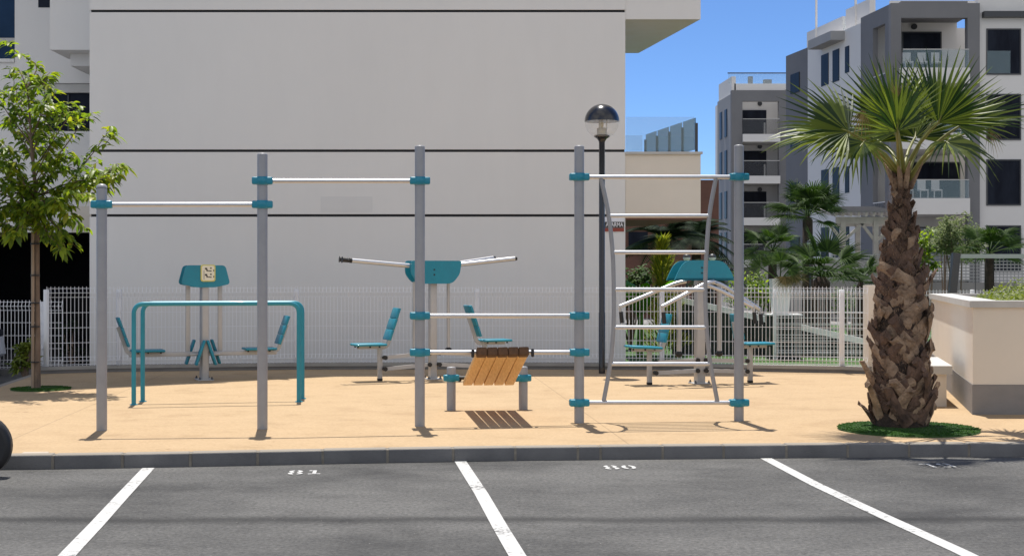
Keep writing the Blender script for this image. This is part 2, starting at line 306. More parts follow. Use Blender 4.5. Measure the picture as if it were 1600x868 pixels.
m_lawn = mat('lawn', (.06, .13, .025), .95, scale=3, col2=(.035, .085, .016))
m_cyp = leafmat('golden_conifer', (.36, .36, .045), (.11, .16, .025), .4, .7, 5, .1)
m_banana = leafmat('banana_leaf', (.10, .26, .02), (.05, .15, .015), .45, .4, 2)
m_olive = leafmat('olive_leaf', (.20, .235, .10), (.10, .13, .055), .3, .6, 3, .2)
m_cover = leafmat('ground_cover_leaf', (.20, .24, .035), (.09, .13, .02), .35, .5, 6)
m_soil = mat('soil', (.10, .07, .05), .98, var=.3, scale=9)
m_plinth = mat('grey_plinth', (.265, .25, .24), .9, scale=1.6, col2=(.20, .19, .185), bump=.15, bscale=120, stretch=(1, 1, 2.5))
m_pot = mat('white_pot', (.88, .88, .88), .6)
m_slopew = mat('garden_wall_dark', (.028, .038, .034), .9, var=.35, scale=3)
m_street = mat('street_grey', (.26, .25, .24), .95, scale=.6, col2=(.21, .20, .195))
m_pergola = mat('pergola_wood', (.40, .37, .33), .8, var=.1)
m_silver = mat('car_silver', (.62, .64, .68), .3, metal=.3, coat=.6)
m_scoot = mat('scooter_black', (.006, .006, .007), .28, coat=.3)
m_chrome = mat('chrome', (.7, .7, .72), .15, metal=1)
m_cover2 = mat('cover_concrete', (.52, .44, .35), .9, scale=6, col2=(.44, .37, .29))
m_signw = mat('sign_cream', (.80, .76, .62), .6)
m_signy = mat('sign_yellow', (.62, .58, .16), .6)
m_ink = mat('sign_ink', (.05, .045, .04), .7)
m_red = mat('sign_red', (.30, .055, .035), .6)
m_signp = mat('sign_white', (.74, .73, .75), .6)

# ================================================================ SETTING
# road: one sheet out to the horizon
o = MB().quad((-700, -60, 0), (700, -60, 0), (700, 1500, 0), (-700, 1500, 0)).build('road', m_asph); struct(o, label='dark asphalt parking area with white bay lines'); road = o
KX = [(-14, 10.75), (-9, 10.93), (-6.5, 11.07), (-4, 11.25), (-2.89, 11.38), (-1.4, 11.62), (0, 11.80), (1.1, 11.89), (2.12, 11.96), (3.2, 12.02), (4.11, 12.06), (6, 12.12), (9, 12.2), (14, 12.3)]
def kY(x):
    for (a, b), (c, d) in zip(KX, KX[1:]):
        if a <= x <= c: return b + (d - b) * (x - a) / (c - a)
    return 12.0
KW = .15
# pavement: a slab from the kerb back to the fence
front = [Vector((x, kY(x) + KW + .004, PZ)) for x in [-6.02 + i * .5 for i in range(41)]]
back = [Vector((14, 21.9, PZ)), Vector((3, 21.95, PZ)), Vector((-7.05, 21.9, PZ)), Vector((-6.95, 20.6, PZ)), Vector((-6.62, 18.0, PZ)), Vector((-6.25, 14.5, PZ))]
pv = MB().prism(front + back, (0, 0, -.14)); o = pv.build('pavement', m_pave); struct(o, label='tan resin pavement under the exercise equipment')
# edge strip on the left side of the pavement
e = MB()
for a, b in zip(back[2:], back[3:]): 
    n = Vector((-(b - a).y, (b - a).x, 0)).normalized(); n = n if n.x < 0 else -n
    e.prism([a + n * .003, b + n * .003, b + n * .1, a + n * .1], (0, 0, -.14))
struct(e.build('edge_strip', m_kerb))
# kerb: individual stones with mortar joints
k = MB(); mj = MB(); x = -8.1; i = 0
lens = [.53, .52, .53, .54, .52, .53, .19, .53, .52, .54, .53]
while x < 12:
    L = lens[i % len(lens)]; a, b = x + .006, x + L - .006
    d = Vector((b - a, kY(b) - kY(a), 0)); ang = math.atan2(d.y, d.x)
    c = Vector(((a + b) / 2, (kY(a) + kY(b)) / 2 + KW / 2 + rnd.uniform(-.002, .002), .012 + rnd.uniform(-.002, .002)))
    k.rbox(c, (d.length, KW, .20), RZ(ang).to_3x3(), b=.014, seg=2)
    mj.box((b + .005, kY(b) + KW / 2 + .002, .007), (.022, KW - .003, .197), RZ(ang).to_3x3())
    x += L; i += 1
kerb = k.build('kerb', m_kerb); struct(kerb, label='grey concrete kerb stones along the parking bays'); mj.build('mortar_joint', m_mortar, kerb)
# painted bay lines and numbers, 4 mm above the road
def line(pts, w):
    m = MB(); P = [Vector(p) for p in pts]
    for i, (a, b) in enumerate(zip(P, P[1:])): 
        n = Vector((1, .1, 0)).normalized() * w / 2
        m.quad(*[(q.x, q.y, .004) for q in (a - n, a + n, b + n, b - n)])
    return m.build('parking_line', m_paint, road)
line([rp(232, 731), rp(190, 776), rp(150, 820), rp(110, 862), rp(40, 940)], .098)
line([rp(719, 720), rp(752, 771), rp(782, 824), rp(812, 874), rp(840, 930)], .098)
line([rp(1197, 716), rp(1275, 757), rp(1373, 803), rp(1500, 861), rp(1640, 930)], .098)
def ring(m, cx, cy, rx, ry, tx, ty, a0, a1, O, ux, uy, n=10):
    for i in range(n):
        a, b = [a0 + (a1 - a0) * q / n for q in (i, i + 1)]
        P = [(cx + rx * cos(a), cy + ry * sin(a)), (cx + rx * cos(b), cy + ry * sin(b)), (cx + (rx - tx) * cos(b), cy + (ry - ty) * sin(b)), (cx + (rx - tx) * cos(a), cy + (ry - ty) * sin(a))]
        m.quad(*[O + ux * p[0] + uy * p[1] + Vector((0, 0, .005)) for p in P])
def glyphs(txt, px, py):
    m = MB(); c = rp(px, py); c.z = 0; ux = Vector((1, .09, 0)) * .92; uy = Vector((-.09, 1, 0)) * .85; w = .105
    def rect(O, x0, y0, x1, y1): m.quad(*[O + ux * p[0] + uy * p[1] + Vector((0, 0, .005)) for p in ((x0, y0), (x1, y0), (x1, y1), (x0, y1))])
    for i, ch in enumerate(txt):
        O = c + ux * (-.14 + .155 * i); O.z = 0
        if ch == '0':
            ring(m, .055, .13, .06, .13, .036, .055, .25 - pi / 2 + .1, pi / 2 - .25, O, ux, uy); ring(m, .05, .13, .06, .13, .036, .055, pi / 2 + .25, 1.5 * pi - .35, O, ux, uy)
        if ch in '89':
            ring(m, .055, .19, .056, .075, .034, .042, -pi / 2 + .3, pi / 2 - .3, O, ux, uy); ring(m, .05, .19, .056, .075, .034, .042, pi / 2 + .3, 1.5 * pi - .3, O, ux, uy)
        if ch == '8':
            ring(m, .055, .065, .06, .075, .036, .042, -pi / 2 + .3, pi / 2 - .3, O, ux, uy); ring(m, .05, .065, .06, .075, .036, .042, pi / 2 + .3, 1.5 * pi - .3, O, ux, uy)
        if ch == '9':
            rect(O, .078, .0, .106, .15); rect(O, .0, .0, .06, .035)
        if ch == '1':
            rect(O, .04, .05, .072, .25); rect(O, .01, .2, .036, .25); rect(O, .005, 0, .11, .04)
        if ch == '7':
            rect(O, .0, .215, .105, .25); rect(O, .055, .0, .085, .205)
    return m.build('bay_number', m_paint, road)
glyphs('81', 477, 741); glyphs('80', 974, 733); glyphs('79', 1474, 730)

# ground behind the fence
o = MB().prism([(1.9, 22.05, .02), (14, 22.05, .02), (17, 42, .02), (1.9, 42, .02)], (0, 0, .055)); struct(o.build('lawn', m_lawn), label='green garden lawn behind the white fence')
o = MB().prism([(3.5, 42.01, .02), (40, 42.01, .02), (60, 58, .02), (3.5, 58, .02)], (0, 0, .07)); struct(o.build('street', m_street), label='grey street beyond the garden')

# ---------------------------------------------------------------- main white building (shaded wall behind the fence)
WY = 23.5
def wx(x, Y=WY): return (x - 800) / 2200 * Y
def wz(y, Y=WY): return EYE + (430 - y) / 2200 * Y
X0, X1 = wx(140), wx(977)
bld = thing('apartment_building', (0, 28, 0), 'large white rendered building with three dark horizontal grooves behind the exercise equipment', 'building', 'apartment buildings')
ZG = [wz(336.5), wz(235.5), wz(17.5)]; gt = .044
w = MB(); zs = [0]
for z in ZG: zs += [z - gt / 2, z + gt / 2]
zs += [9.75]
for a, b in zip(zs[::2], zs[1::2]): w.prism([(X0, WY, a), (X1, WY, a), (X1 - 1.9, WY + 9, a), (X0, WY + 9, a)], (0, 0, b - a))
w.prism([(-7.0, WY + .05, 9.76), (-2.9, 26.75, 9.76), (-2.9, 32.4, 9.76), (-9, 32.4, 9.76), (-9, WY + .05, 9.76)], (0, 0, 8.3))  # unseen upper block added, slanted front shaped to cast the diagonal pavement shadow
w.build('wall', m_white, bld)
for z in ZG: MB().span((X0 + .02, WY + .025, z - gt / 2 + .001), (X1 - .012, WY + .5, z + gt / 2 - .001)).build('groove', m_groove, bld)
MB().span((wx(501), WY - .004, wz(331)), (wx(582), WY + .02, wz(307))).build('plaster_patch', m_patch, bld)
sk = -.2
def skew_box(m, x0, x1, y0, y1, z0, z1): m.prism([(x0, y0, z0), (x1, y0, z0), (x1 + sk * (y1 - y0), y1, z0), (x0, y1, z0)], (0, 0, z1 - z0)); return m
# upper balcony
XB = wx(1095)
skew_box(MB(), X1 + .003, XB, WY + .02, WY + 3.6, wz(30), 9.7).build('upper_balcony', m_white, bld)
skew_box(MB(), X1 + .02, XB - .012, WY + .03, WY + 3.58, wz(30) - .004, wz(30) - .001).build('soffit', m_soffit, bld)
# terrace box and its glass balustrade
tb = skew_box(MB(), X1 + .003, XB, WY + .02, WY + 3.2, wz(338), wz(241)).build('terrace', m_cream, bld)
skew_box(MB(), X1 + .003, XB + .03, WY - .02, WY + 3.25, wz(241) + .001, wz(237)).build('terrace_coping', m_coping, tb)
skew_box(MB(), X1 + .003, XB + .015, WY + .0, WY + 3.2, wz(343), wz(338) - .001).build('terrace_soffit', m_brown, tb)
zt = wz(237) + .02; gh = wz(182) - zt
bal = MB()
MB().span((X1 + .02, WY + .05, zt), (XB - .1, WY + .062, zt + gh)).build('front_glass', m_glassb, tb)
sidegl = MB(); posts = MB()
pa = Vector((XB - .06, WY + .1, 0)); pb = Vector((XB - .06 + sk * 2.9 + .0, WY + 3.0, 0))
for i in range(5):
    p = pa.lerp(pb, i / 4)
    MB().box((p.x, p.y, zt + gh * .40), (.045, .045, gh * .85)).build('balustrade_post', m_metal, tb)
    if i < 4:
        q = pa.lerp(pb, (i + 1) / 4); d = (q - p)
        sidegl.bar(p + d * .06 + Vector((0, 0, zt + gh * .52)), q - d * .06 + Vector((0, 0, zt + gh * .52)), .014, gh * .94)
sidegl.build('side_glass', m_glassd, tb)
MB().span((X1 - .9, WY + 3.05, zt), (pb.x - .05, WY + 3.06, zt + gh * .98)).build('rear_glass', m_glassb, tb)
# left wing, set back, with window, balcony and dark garage opening
YW = 26.0
def lx(x): return wx(x, YW)
def lz(y): return wz(y, YW)
wg = MB(); top = 9.6
xl, xr = lx(23), X0 + .25
wz0, wz1 = lz(205), lz(130); wxl = lx(68); gz = lz(363)
xm = -14.5
wg.span((xl, YW, gz), (wxl, YW + .3, top)); wg.span((wxl, YW, gz), (xr, YW + .3, wz0)); wg.span((wxl, YW, wz1), (xr, YW + .3, top))
wg.span((xm, YW + .02, gz), (xl, YW + .28, lz(97))); wg.span((xm, YW - .02, lz(97) - .001), (xl - .01, YW + .3, lz(92)))
wg.build('wing_wall', m_white, bld)
f = MB().span((wxl + .01, YW + .12, wz0 + .01), (xr, YW + .2, wz1 - .01)).build('window', m_win, bld)
MB().span((wxl + .01, YW + .03, wz1 - .17), (xr, YW + .28, wz1 - .005)).build('shutter_box', m_coping, f)
MB().span((lx(103), YW + .09, wz0 + .02), (lx(105), YW + .12, wz1 - .2)).build('mullion', m_metal, f)
MB().span((lx(112), YW - .012, gz), (X0 - .003, YW, lz(322))).build('wing_panel', m_cream, bld)
bx0 = wx(78, 24.5); zb = wz(78, 24.5)
MB().span((bx0, 24.5, zb), (X0 - .003, YW - .003, 9.5)).build('side_balcony', m_white, bld)
MB().span((wx(110, 24.9), 24.9, zb - .22), (X0 - .003, YW - .003, zb - .002)).build('balcony_beam', m_white, bld)
g = MB().span((xm, YW + .32, lz(95)), (xl - .02, YW + .36, top)).build('glazing', m_winblue, bld)
MB().span((xm, YW + .24, lz(62)), (xl - .02, YW + .31, lz(56))).build('glazing_bar', m_coping, g)
MB().span((lx(60), YW - .008, lz(12)), (bx0 - .002, YW + .01, lz(-30))).build('window', m_win, bld)
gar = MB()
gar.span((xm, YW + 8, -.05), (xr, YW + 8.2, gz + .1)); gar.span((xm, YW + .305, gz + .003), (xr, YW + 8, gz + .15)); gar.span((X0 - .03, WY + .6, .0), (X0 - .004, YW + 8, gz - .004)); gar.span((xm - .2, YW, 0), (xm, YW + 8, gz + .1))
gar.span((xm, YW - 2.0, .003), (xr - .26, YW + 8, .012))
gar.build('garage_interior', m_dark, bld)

# sign on the wall corner
sg = thing('alarm_sign', (wx(961), WY, wz(350)), 'small black and red alarm sign reading ALARMA at the right wall corner', 'sign')
MB().rbox((wx(960), WY - .008, wz(350.5)), (.335, .008, .235), b=.003, seg=1).build('sign_plate', m_signp, sg)
MB().span((wx(945), WY - .0145, wz(356)), (wx(975), WY - .0125, wz(346.5))).build('black_band', m_ink, sg)
MB().span((wx(945), WY - .0145, wz(361.5)), (wx(975), WY - .0125, wz(356.2))).build('red_band', m_red, sg)
cu = bpy.data.curves.new('lettering', 'FONT'); cu.body = 'ALARMA'; cu.size = .098; cu.extrude = .0008; cu.align_x = 'CENTER'; cu.align_y = 'CENTER'; cu.offset = .0022
to = bpy.data.objects.new('lettering_tmp', cu); COL.objects.link(to)
bpy.context.view_layer.update()
me = bpy.data.meshes.new_from_object(to.evaluated_get(bpy.context.evaluated_depsgraph_get())); bpy.data.objects.remove(to)
def put_mesh(me, name, m_, parent, M):
    me.transform(M); me.materials.clear(); me.materials.append(m_); o = bpy.data.objects.new(name, me); COL.objects.link(o); o.parent = parent; o.matrix_parent_inverse = parent.matrix_basis.inverted(); return o
wd = max(v.co.x for v in me.vertices) - min(v.co.x for v in me.vertices)
put_mesh(me, 'lettering', m_signp, sg, Matrix.Translation((wx(960), WY - .0165, wz(351.2))) @ Matrix.Rotation(R(90), 4, 'X') @ Matrix.Diagonal((.295 / wd, 1, 1, 1)))

# ---------------------------------------------------------------- far buildings
def opening_facade(): pass
YC = 64.0
def cx(x, Y=YC): return (x - 800) / 2200 * Y
def cz(y, Y=YC): return EYE + (430 - y) / 2200 * Y
bc = thing('apartment_building', (20, 66, 0), 'tall grey and white apartment block with glass balconies behind the palm tree', 'building', 'apartment buildings')
P = 101.5
XC0, XC1, XW1 = cx(1392), cx(1531), cx(1760)
gy = MB(); wh = MB()
sd_ = Vector((-.118, 1, 0))       # side walls run back along the street
# grey loggia tower: pillars, bands, side wall
gy.span((cx(1392), YC, 0), (cx(1408), YC + .4, cz(5))); gy.span((cx(1512), YC, 0), (XC1, YC + .4, cz(5)))
for i in range(4):
    y0 = 28 + P * i
    gy.span((cx(1408), YC + .003, cz(y0)), (cx(1512), YC + .4, cz(y0 - 26) if i == 0 else cz(y0 - 9))) if i == 0 else None
    # slab and white balcony front
for i in range(-1, 4):
    y0 = 105 + P * i
    if i >= 0: wh.span((cx(1405), YC - .25, cz(y0 + 27 if i else y0 + 26)), (cx(1513), YC + 3.2, cz(y0 + 2)))
A = Vector((XC0, YC + .41, 0)); B = Vector((cx(1345, 67.7), 67.7, 0))
d = (B - A)
def side(m, a, b, z0, z1, t=.25):
    n = Vector((d.y, -d.x, 0)).normalized() * t; n = n if n.x > 0 else -n
    m.prism([(a.x, a.y, z0), (b.x, b.y, z0), (b.x + n.x, b.y + n.y, z0), (a.x + n.x, a.y + n.y, z0)], (0, 0, z1 - z0))
zt_c = cz(5)
side(gy, A.lerp(B, .55), B, 0, zt_c); side(gy, A, A.lerp(B, .12), 0, zt_c)
for i in range(4):
    zt0 = cz(32 + P * i); zt1 = cz(5) if i == 0 else cz(32 + P * i - 22)
    side(gy, A.lerp(B, .12), A.lerp(B, .55), zt0, zt1)
    side(wh, A.lerp(B, .12), A.lerp(B, .55), cz(32 + P * i + 102), cz(32 + P * i + 78))
gy.span((XC0, YC + .4, cz(5) - .3), (XC1, YC + 3.6, cz(5) - .001))
# loggia back wall and white main wall
wh.span((cx(1400), YC + 3.3, 0), (cx(1531), YC + 3.6, cz(6)))
wh.span((XC1 + .003, YC + .25, 0), (XW1, YC + .7, cz(-40)))
C0 = B; C1 = Vector((cx(1262, 74.6), 74.6, 0)); D1 = Vector((cx(1228, 77.6), 77.6, 0))
d = (C1 - C0); side(wh, C0 + d * .002, C1, 0, cz(36, 67.7), .4); dd = d.copy(); d = D1 - C1; side(gy, C1 + d * .01, D1, 0, cz(38, 67.7), .4)
d = dd
# roof slab and body fill
wh.prism([(C0.x + .42, C0.y, 0), (40, C0.y, 0), (40, 84, 0), (D1.x + .42, D1.y, 0)], (0, 0, cz(36, 67.7) - .25))
# roof parapets and penthouse
off = Vector((.5, .3, 0)); side(wh, C0 + off, C0.lerp(C1, .42) + off, cz(36, 67.7) + .002, cz(-4, 67.7), .3); side(wh, C0.lerp(C1, .48) + off, C1.lerp(D1, .4) + off, cz(36, 67.7) + .002, cz(4, 67.7), .3)
wh.span((XC0 + .3, YC + 1.2, zt_c + .002), (XC1 + .5, YC + 1.4, zt_c + .35))
wh.build('wall', m_white2, bc); gy.build('grey_wall', m_grey, bc)
gz_ = MB(); side(gz_, C0.lerp(C1, .425) + off, C0.lerp(C1, .475) + off, cz(36, 67.7), cz(6, 67.7), .05); gz_.build('roof_glass', m_glassb, bc)
MB().span((XC0 + .6, YC + .6, zt_c + .36), (XC1 + .2, YC + .63, zt_c + 1.3)).build('roof_glass', m_glassb, bc)
# white pipe canopy on the roof
cp = MB(); c0 = C1 + Vector((.6, 0, 0)); zr = cz(38, 67.7)
for t_ in (.0, .75): 
    q = C1.lerp(C0, t_) + Vector((.5, .2, 0)); cp.bar((q.x, q.y, zr), (q.x, q.y, zr + 3.1), .1)
    cp.bar((q.x, q.y, zr + 3.1), (q.x + 3, q.y, zr + 3.1), .1)
q0 = C1 + Vector((.5, .2, zr + 3.1)); q1 = C1.lerp(C0, .75) + Vector((.5, .2, zr + 3.1)); cp.bar(q0, q1, .1); cp.build('roof_canopy', m_white2, bc)
MB().span((q1.x + .1, q1.y - .3, zr + 2.7), (q1.x + 3.0, q1.y + .1, zr + 3.0)).build('awning_box', m_metal, bc)
# canopy ledge halfway along the side wall
d = dd; lg = MB(); n_ = Vector((-1, 0, 0)); a_, b_ = C0.lerp(C1, .28), C0.lerp(C1, .72); lg.prism([(a_.x, a_.y, cz(52, 67.7)), (b_.x, b_.y, cz(52, 67.7)), (b_.x - .7, b_.y, cz(52, 67.7)), (a_.x - .7, a_.y, cz(52, 67.7))], (0, 0, .45)); lg.build('ledge', m_lgrey, bc)
# windows: tall dark ones on the white wall, with glass guard
def window(x0, x1, y0, y1, Y, parent, guard=None, m_=None):
    fr = MB()
    a, b, c, e_ = cx(x0, Y), cx(x1, Y), cz(y1, Y), cz(y0, Y)
    f = .06
    fr.span((a, Y - .05, c), (a + f, Y + .1, e_)); fr.span((b - f, Y - .05, c), (b, Y + .1, e_)); fr.span((a + f, Y - .05, c), (b - f, Y + .1, c + f)); fr.span((a + f, Y - .05, e_ - f), (b - f, Y + .1, e_))
    fo = fr.build('window', m_metal, parent); MB().span((a + f, Y - .02, c + f), (b - f, Y + .05, e_ - f)).build('pane', m_ or m_win, fo)
    if guard: MB().span((a + .02, Y - .09, cz(guard[1], Y)), (a + (b - a) * .68, Y - .075, cz(guard[0], Y))).build('guard_glass', m_glassb, fo)
for i, y0 in enumerate((45, 147, 249, 352)):
    window(1541, 1595, y0, y0 + 72, YC + .25, bc, (y0 + 35, y0 + 70) if i == 0 else None)
    window(1645, 1700, y0, y0 + 72, YC + .25, bc)
MB().span((cx(1537), YC - .1, cz(27)), (cx(1640), YC + .24, cz(18))).build('awning_box', m_metal, bc)
# loggia doors, balustrades, furniture
for i in range(4):
    y0 = 28 + P * i
    mm = m_curt if i == 3 else m_win
    window(1409, 1471 if i == 0 else 1500, y0 + 22, y0 + 78, YC + 3.28, bc, m_=mm)
    if i < 3:
        gl = MB().span((cx(1409), YC - .2, cz(y0 + 79)), (cx(1512), YC - .185, cz(y0 + 51))).build('balcony_glass', m_glassb, bc)
        MB().span((cx(1409), YC - .21, cz(y0 + 51)), (cx(1512), YC - .17, cz(y0 + 49.5))).build('handrail', m_coping, gl)
    if i < 3:
        ft = MB(); yb = cz(y0 + 79)
        for sx_ in (1424, 1448, 1470):
            ft.span((cx(sx_), YC + 1.0, yb + .42), (cx(sx_ + 13), YC + 1.5, yb + .48)); ft.span((cx(sx_), YC + 1.45, yb + .48), (cx(sx_ + 13), YC + 1.5, yb + .95))
            for q in (sx_, sx_ + 12): ft.span((cx(q), YC + 1.02, yb + .02), (cx(q + 1.2), YC + 1.08, yb + .42))
        ft.build('balcony_furniture', m_white2, bc)
for x_, y_ in ((1428, 42), (1428, 143), (1428, 245)):
    a = at(x_, y_, YC + 3.27); MB().tube([a, a - Vector((0, .08, 0))], .14, 16).build('wall_lamp', m_metal, bc)
# side windows
def side_win(t0, t1, y0, y1, wide=.16):
    a = C0.lerp(C1, t0); b = C0.lerp(C1, t1); m = MB(); z0, z1 = cz(y1, 67.7), cz(y0, 67.7)
    n = Vector((-d.y, d.x, 0)).normalized() * .03; n = n if n.x < 0 else -n
    m.prism([(a.x, a.y, z0), (b.x, b.y, z0), (b.x + n.x, b.y + n.y, z0), (a.x + n.x, a.y + n.y, z0)], (0, 0, z1 - z0)); m.build('window', m_win, bc)
d = dd
for j in range(4):
    yy = 78 + 96 * j
    side_win(.20, .27, yy - 14, yy + 28); side_win(.38, .50, yy - 16, yy + 36); side_win(.58, .72, yy - 16, yy + 36)
d = D1 - C1
for j in range(4):
    a = C1.lerp(D1, .35); b = C1.lerp(D1, .75); m = MB(); z0, z1 = cz(75 + 96 * j + 34, 67.7), cz(75 + 96 * j, 67.7)
    m.prism([(a.x - .02, a.y, z0), (b.x - .02, b.y, z0), (b.x - .05, b.y, z0), (a.x - .05, a.y, z0)], (0, 0, z1 - z0)); m.build('window', m_win, bc)

# second block, farther off
YB = 101.0
bb = thing('apartment_building', (18, 103, 0), 'distant grey apartment block with stacked dark balconies right of the terrace', 'building', 'apartment buildings')
gy = MB(); wh = MB(); PB = 65
def bx(x): return cx(x, YB)
def bz(y): return cz(y, YB)
gy.span((bx(1143), YB, 0), (bx(1160), YB + .5, bz(141))); gy.span((bx(1217), YB, 0), (bx(1232), YB + .5, bz(141))); gy.span((bx(1160), YB + .003, bz(158)), (bx(1217), YB + .5, bz(141)))
wh.span((bx(1146), YB + 2.5, 0), (bx(1300), YB + 9, bz(143)))
E1 = Vector((cx(1121, 106), 106.0, 0)); E0 = Vector((bx(1143), YB, 0))
lgm = MB()
lgm.prism([(E0.x, E0.y + .51, 0), (E0.x + .5, E0.y + .51, 0), (E1.x + .5, E1.y, 0), (E1.x, E1.y, 0)], (0, 0, bz(146)))
lgm.span((bx(1232.2), YB + .3, 0), (bx(1300), YB + 2.4, bz(150)))
for j in range(4):
    y0 = 210 + PB * j
    wh.span((bx(1160), YB - .3, bz(y0 + 12)), (bx(1218), YB + 2.6, bz(y0)))
wh.prism([(E0.x + .3, E0.y + .6, bz(141)), (bx(1300), E0.y + .6, bz(141)), (bx(1300), E0.y + .8, bz(141)), (E0.x + .3, E0.y + .8, bz(141))], (0, 0, .55))
wh.prism([(E0.x + .1, E0.y + .6, bz(146)), (E0.x + .4, E0.y + .6, bz(146)), (E1.x + .4, E1.y, bz(146)), (E1.x + .1, E1.y, bz(146))], (0, 0, 1.3))
wh.build('wall', m_white2, bb); gy.build('grey_wall', m_grey, bb); lgm.build('side_wall', m_lgrey, bb)
for j in range(4):
    y0 = 210 + PB * j
    f = MB().span((bx(1160), YB + 2.42, bz(y0)), (bx(1207), YB + 2.46, bz(y0 - 44))).build('window', m_win, bb)
    gl = MB().span((bx(1160), YB - .25, bz(y0)), (bx(1217), YB - .235, bz(y0 - 23))).build('balcony_glass', glassmat('balcony_smoke_glass', (.03, .035, .045), .25) if j == 0 else bpy.data.materials['balcony_smoke_glass'], bb)
    MB().span((bx(1160), YB - .27, bz(y0 - 23)), (bx(1217), YB - .22, bz(y0 - 24))).build('handrail', m_coping, gl)
    MB().span((bx(1193), YB - .2, bz(y0)), (bx(1195.5), YB - .1, bz(y0 - 18))).build('rail_post', m_coping, gl)
    for t0, t1 in ((.25, .4), (.6, .75)):
        a, b = E0.lerp(E1, t0), E0.lerp(E1, t1); m = MB(); z0 = bz(y0); m.prism([(a.x - .01, a.y + .3, z0), (b.x - .01, b.y + .3, z0), (b.x - .06, b.y + .3, z0), (a.x - .06, a.y + .3, z0)], (0, 0, 2.0)); m.build('window', m_win, bb)
MB().span((bx(1140), YB + .7, bz(141) + .56), (bx(1300), YB + .72, bz(113))).build('roof_glass', m_glassb, bb)
MB().span((bx(1139), YB + .6, bz(113)), (bx(1300), YB + .7, bz(111.5))).build('roof_rail', m_metal, bb)
m = MB(); m.span((bx(1188), YB + 5, bz(143)), (bx(1195), YB + 5.4, bz(104))); m.span((bx(1213), YB + 5, bz(143)), (bx(1226), YB + 5.4, bz(109))); m.build('chimney', m_grey, bb)

for y_ in (163, 230, 297):
    a = at(1187, y_ - 1, YB + 2.48); MB().tube([a, a - Vector((0, .08, 0))], .17, 16).build('wall_lamp', m_metal, bb)
# brown building under the terrace
br = thing('brown_building', (6, 50, 0), 'reddish brown brick building glimpsed beneath the white terrace', 'building')
MB().span((3.2, 48, 0), (7.05, 56, wz(281, 48))).build('wall', m_brown, br)
MB().span((wx(982, 48), 47.96, wz(398, 48)), (wx(1012, 48), 47.99, wz(362, 48))).build('window', m_win, br)

# ================================================================ FENCES
def mesh_panel(m, a, b, z0, z1, sp=.0555, wv=.0072, wh_=.0072):
    a, b = Vector(a), Vector(b); L = (b - a).length; d = (b - a) / L; nn = Vector((d.y, -d.x, 0)); nn = nn if nn.y < 0 else -nn
    H = z1 - z0; n = int(L / sp)
    folds = [z1 - .03, z1 - .095, z1 - .16]; fb = [z0 + .02, z0 + .075, z0 + .13]
    zz = [(z0, 0), (fb[0], 0), (fb[1], .03), (fb[2], 0), (folds[2], 0), (folds[1], .03), (folds[0], 0), (z1, 0)]
    for i in range(n + 1):
        p = a + d * (L * i / n)
        for (za, oa), (zb_, ob) in zip(zz, zz[1:]):
            pa_, pb_ = p + nn * oa, p + nn * ob
            m.bar((pa_.x, pa_.y, za), (pb_.x, pb_.y, zb_), wv, wv, up=nn)
    for z, o_ in [(folds[0], 0), (folds[1], .03), (folds[2], 0), (fb[0], 0), (fb[1], .03), (fb[2], 0)] + [(z0 + H * t_, 0) for t_ in (.29, .48, .67)]:
        pa_, pb_ = a + nn * (o_ - .008), b + nn * (o_ - .008); m.bar((pa_.x, pa_.y, z), (pb_.x, pb_.y, z), wh_)
def fp(x, yb): 
    Y = gY(yb); return Vector(((x - 800) / 2200 * Y, Y, 0))
FP = [(70, 583.5), (184, 580.5), (462, 577), (745, 576.3), (1035, 577.5), (1317, 582.5), (1358, 584)]
fn = thing('mesh_fence', (0, 21.5, PZ), 'long white welded mesh fence on a low concrete base behind the machines', 'fence', 'white mesh fences')
pts = [fp(*q) for q in FP]; ZB, ZT = .205, 1.385
bs = MB(); ct = MB(); b0 = [fp(58, 584)] + pts
for i, (a, b) in enumerate(zip(b0, b0[1:])):
    nn = Vector((-(b - a).y, (b - a).x, 0)).normalized() * .14
    bs.prism([(a.x, a.y, PZ - .02), (b.x, b.y, PZ - .02), (b.x + nn.x, b.y + nn.y, PZ - .02), (a.x + nn.x, a.y + nn.y, PZ - .02)], (0, 0, .07 + .0))
    q = nn * .12
    ct.prism([(a.x - q.x, a.y - q.y, PZ + .052), (b.x - q.x, b.y - q.y, PZ + .052), (b.x + nn.x + q.x, b.y + nn.y + q.y, PZ + .052), (a.x + nn.x + q.x, a.y + nn.y + q.y, PZ + .052)], (0, 0, .05))
bs.build('base_wall', m_basew, fn); ct.build('base_coping', mat('coping_grey', (.36, .345, .32), .9, scale=3, col2=(.27, .26, .245)), fn)
for p in pts[:-1]:
    MB().rbox((p.x, p.y + .07, (ZB + ZT) / 2 - .03), (.075, .05, ZT - ZB - .03), b=.006, seg=1).build('fence_post', m_fence, fn)
for a, b in zip(pts, pts[1:]):
    m = MB(); mesh_panel(m, a + Vector((.02, .03, 0)), b + Vector((-.01, .03, 0)), ZB, ZT); m.build('mesh_panel', m_fence, fn)
p = fp(1359, 583); MB().span((p.x - .05, p.y - .02, PZ), (p.x + .17, p.y + .2, ZT + .02)).build('end_pillar', m_cream, fn)

f2 = thing('mesh_fence', (-7.6, 22, 0), 'short lower white mesh fence at the left beside the parked car', 'fence', 'white mesh fences')
m = MB(); mesh_panel(m, (-8.9, 21.98, 0), (-7.02, 21.98, 0), .10, 1.165); m.build('mesh_panel', m_fence, f2)
MB().span((-8.9, 21.9, 0), (-7.02, 22.04, .085)).build('base_wall', m_basew, f2)
MB().rbox((-7.35, 22.03, .6), (.06, .05, 1.08), b=.006, seg=1).build('fence_post', m_fence, f2)

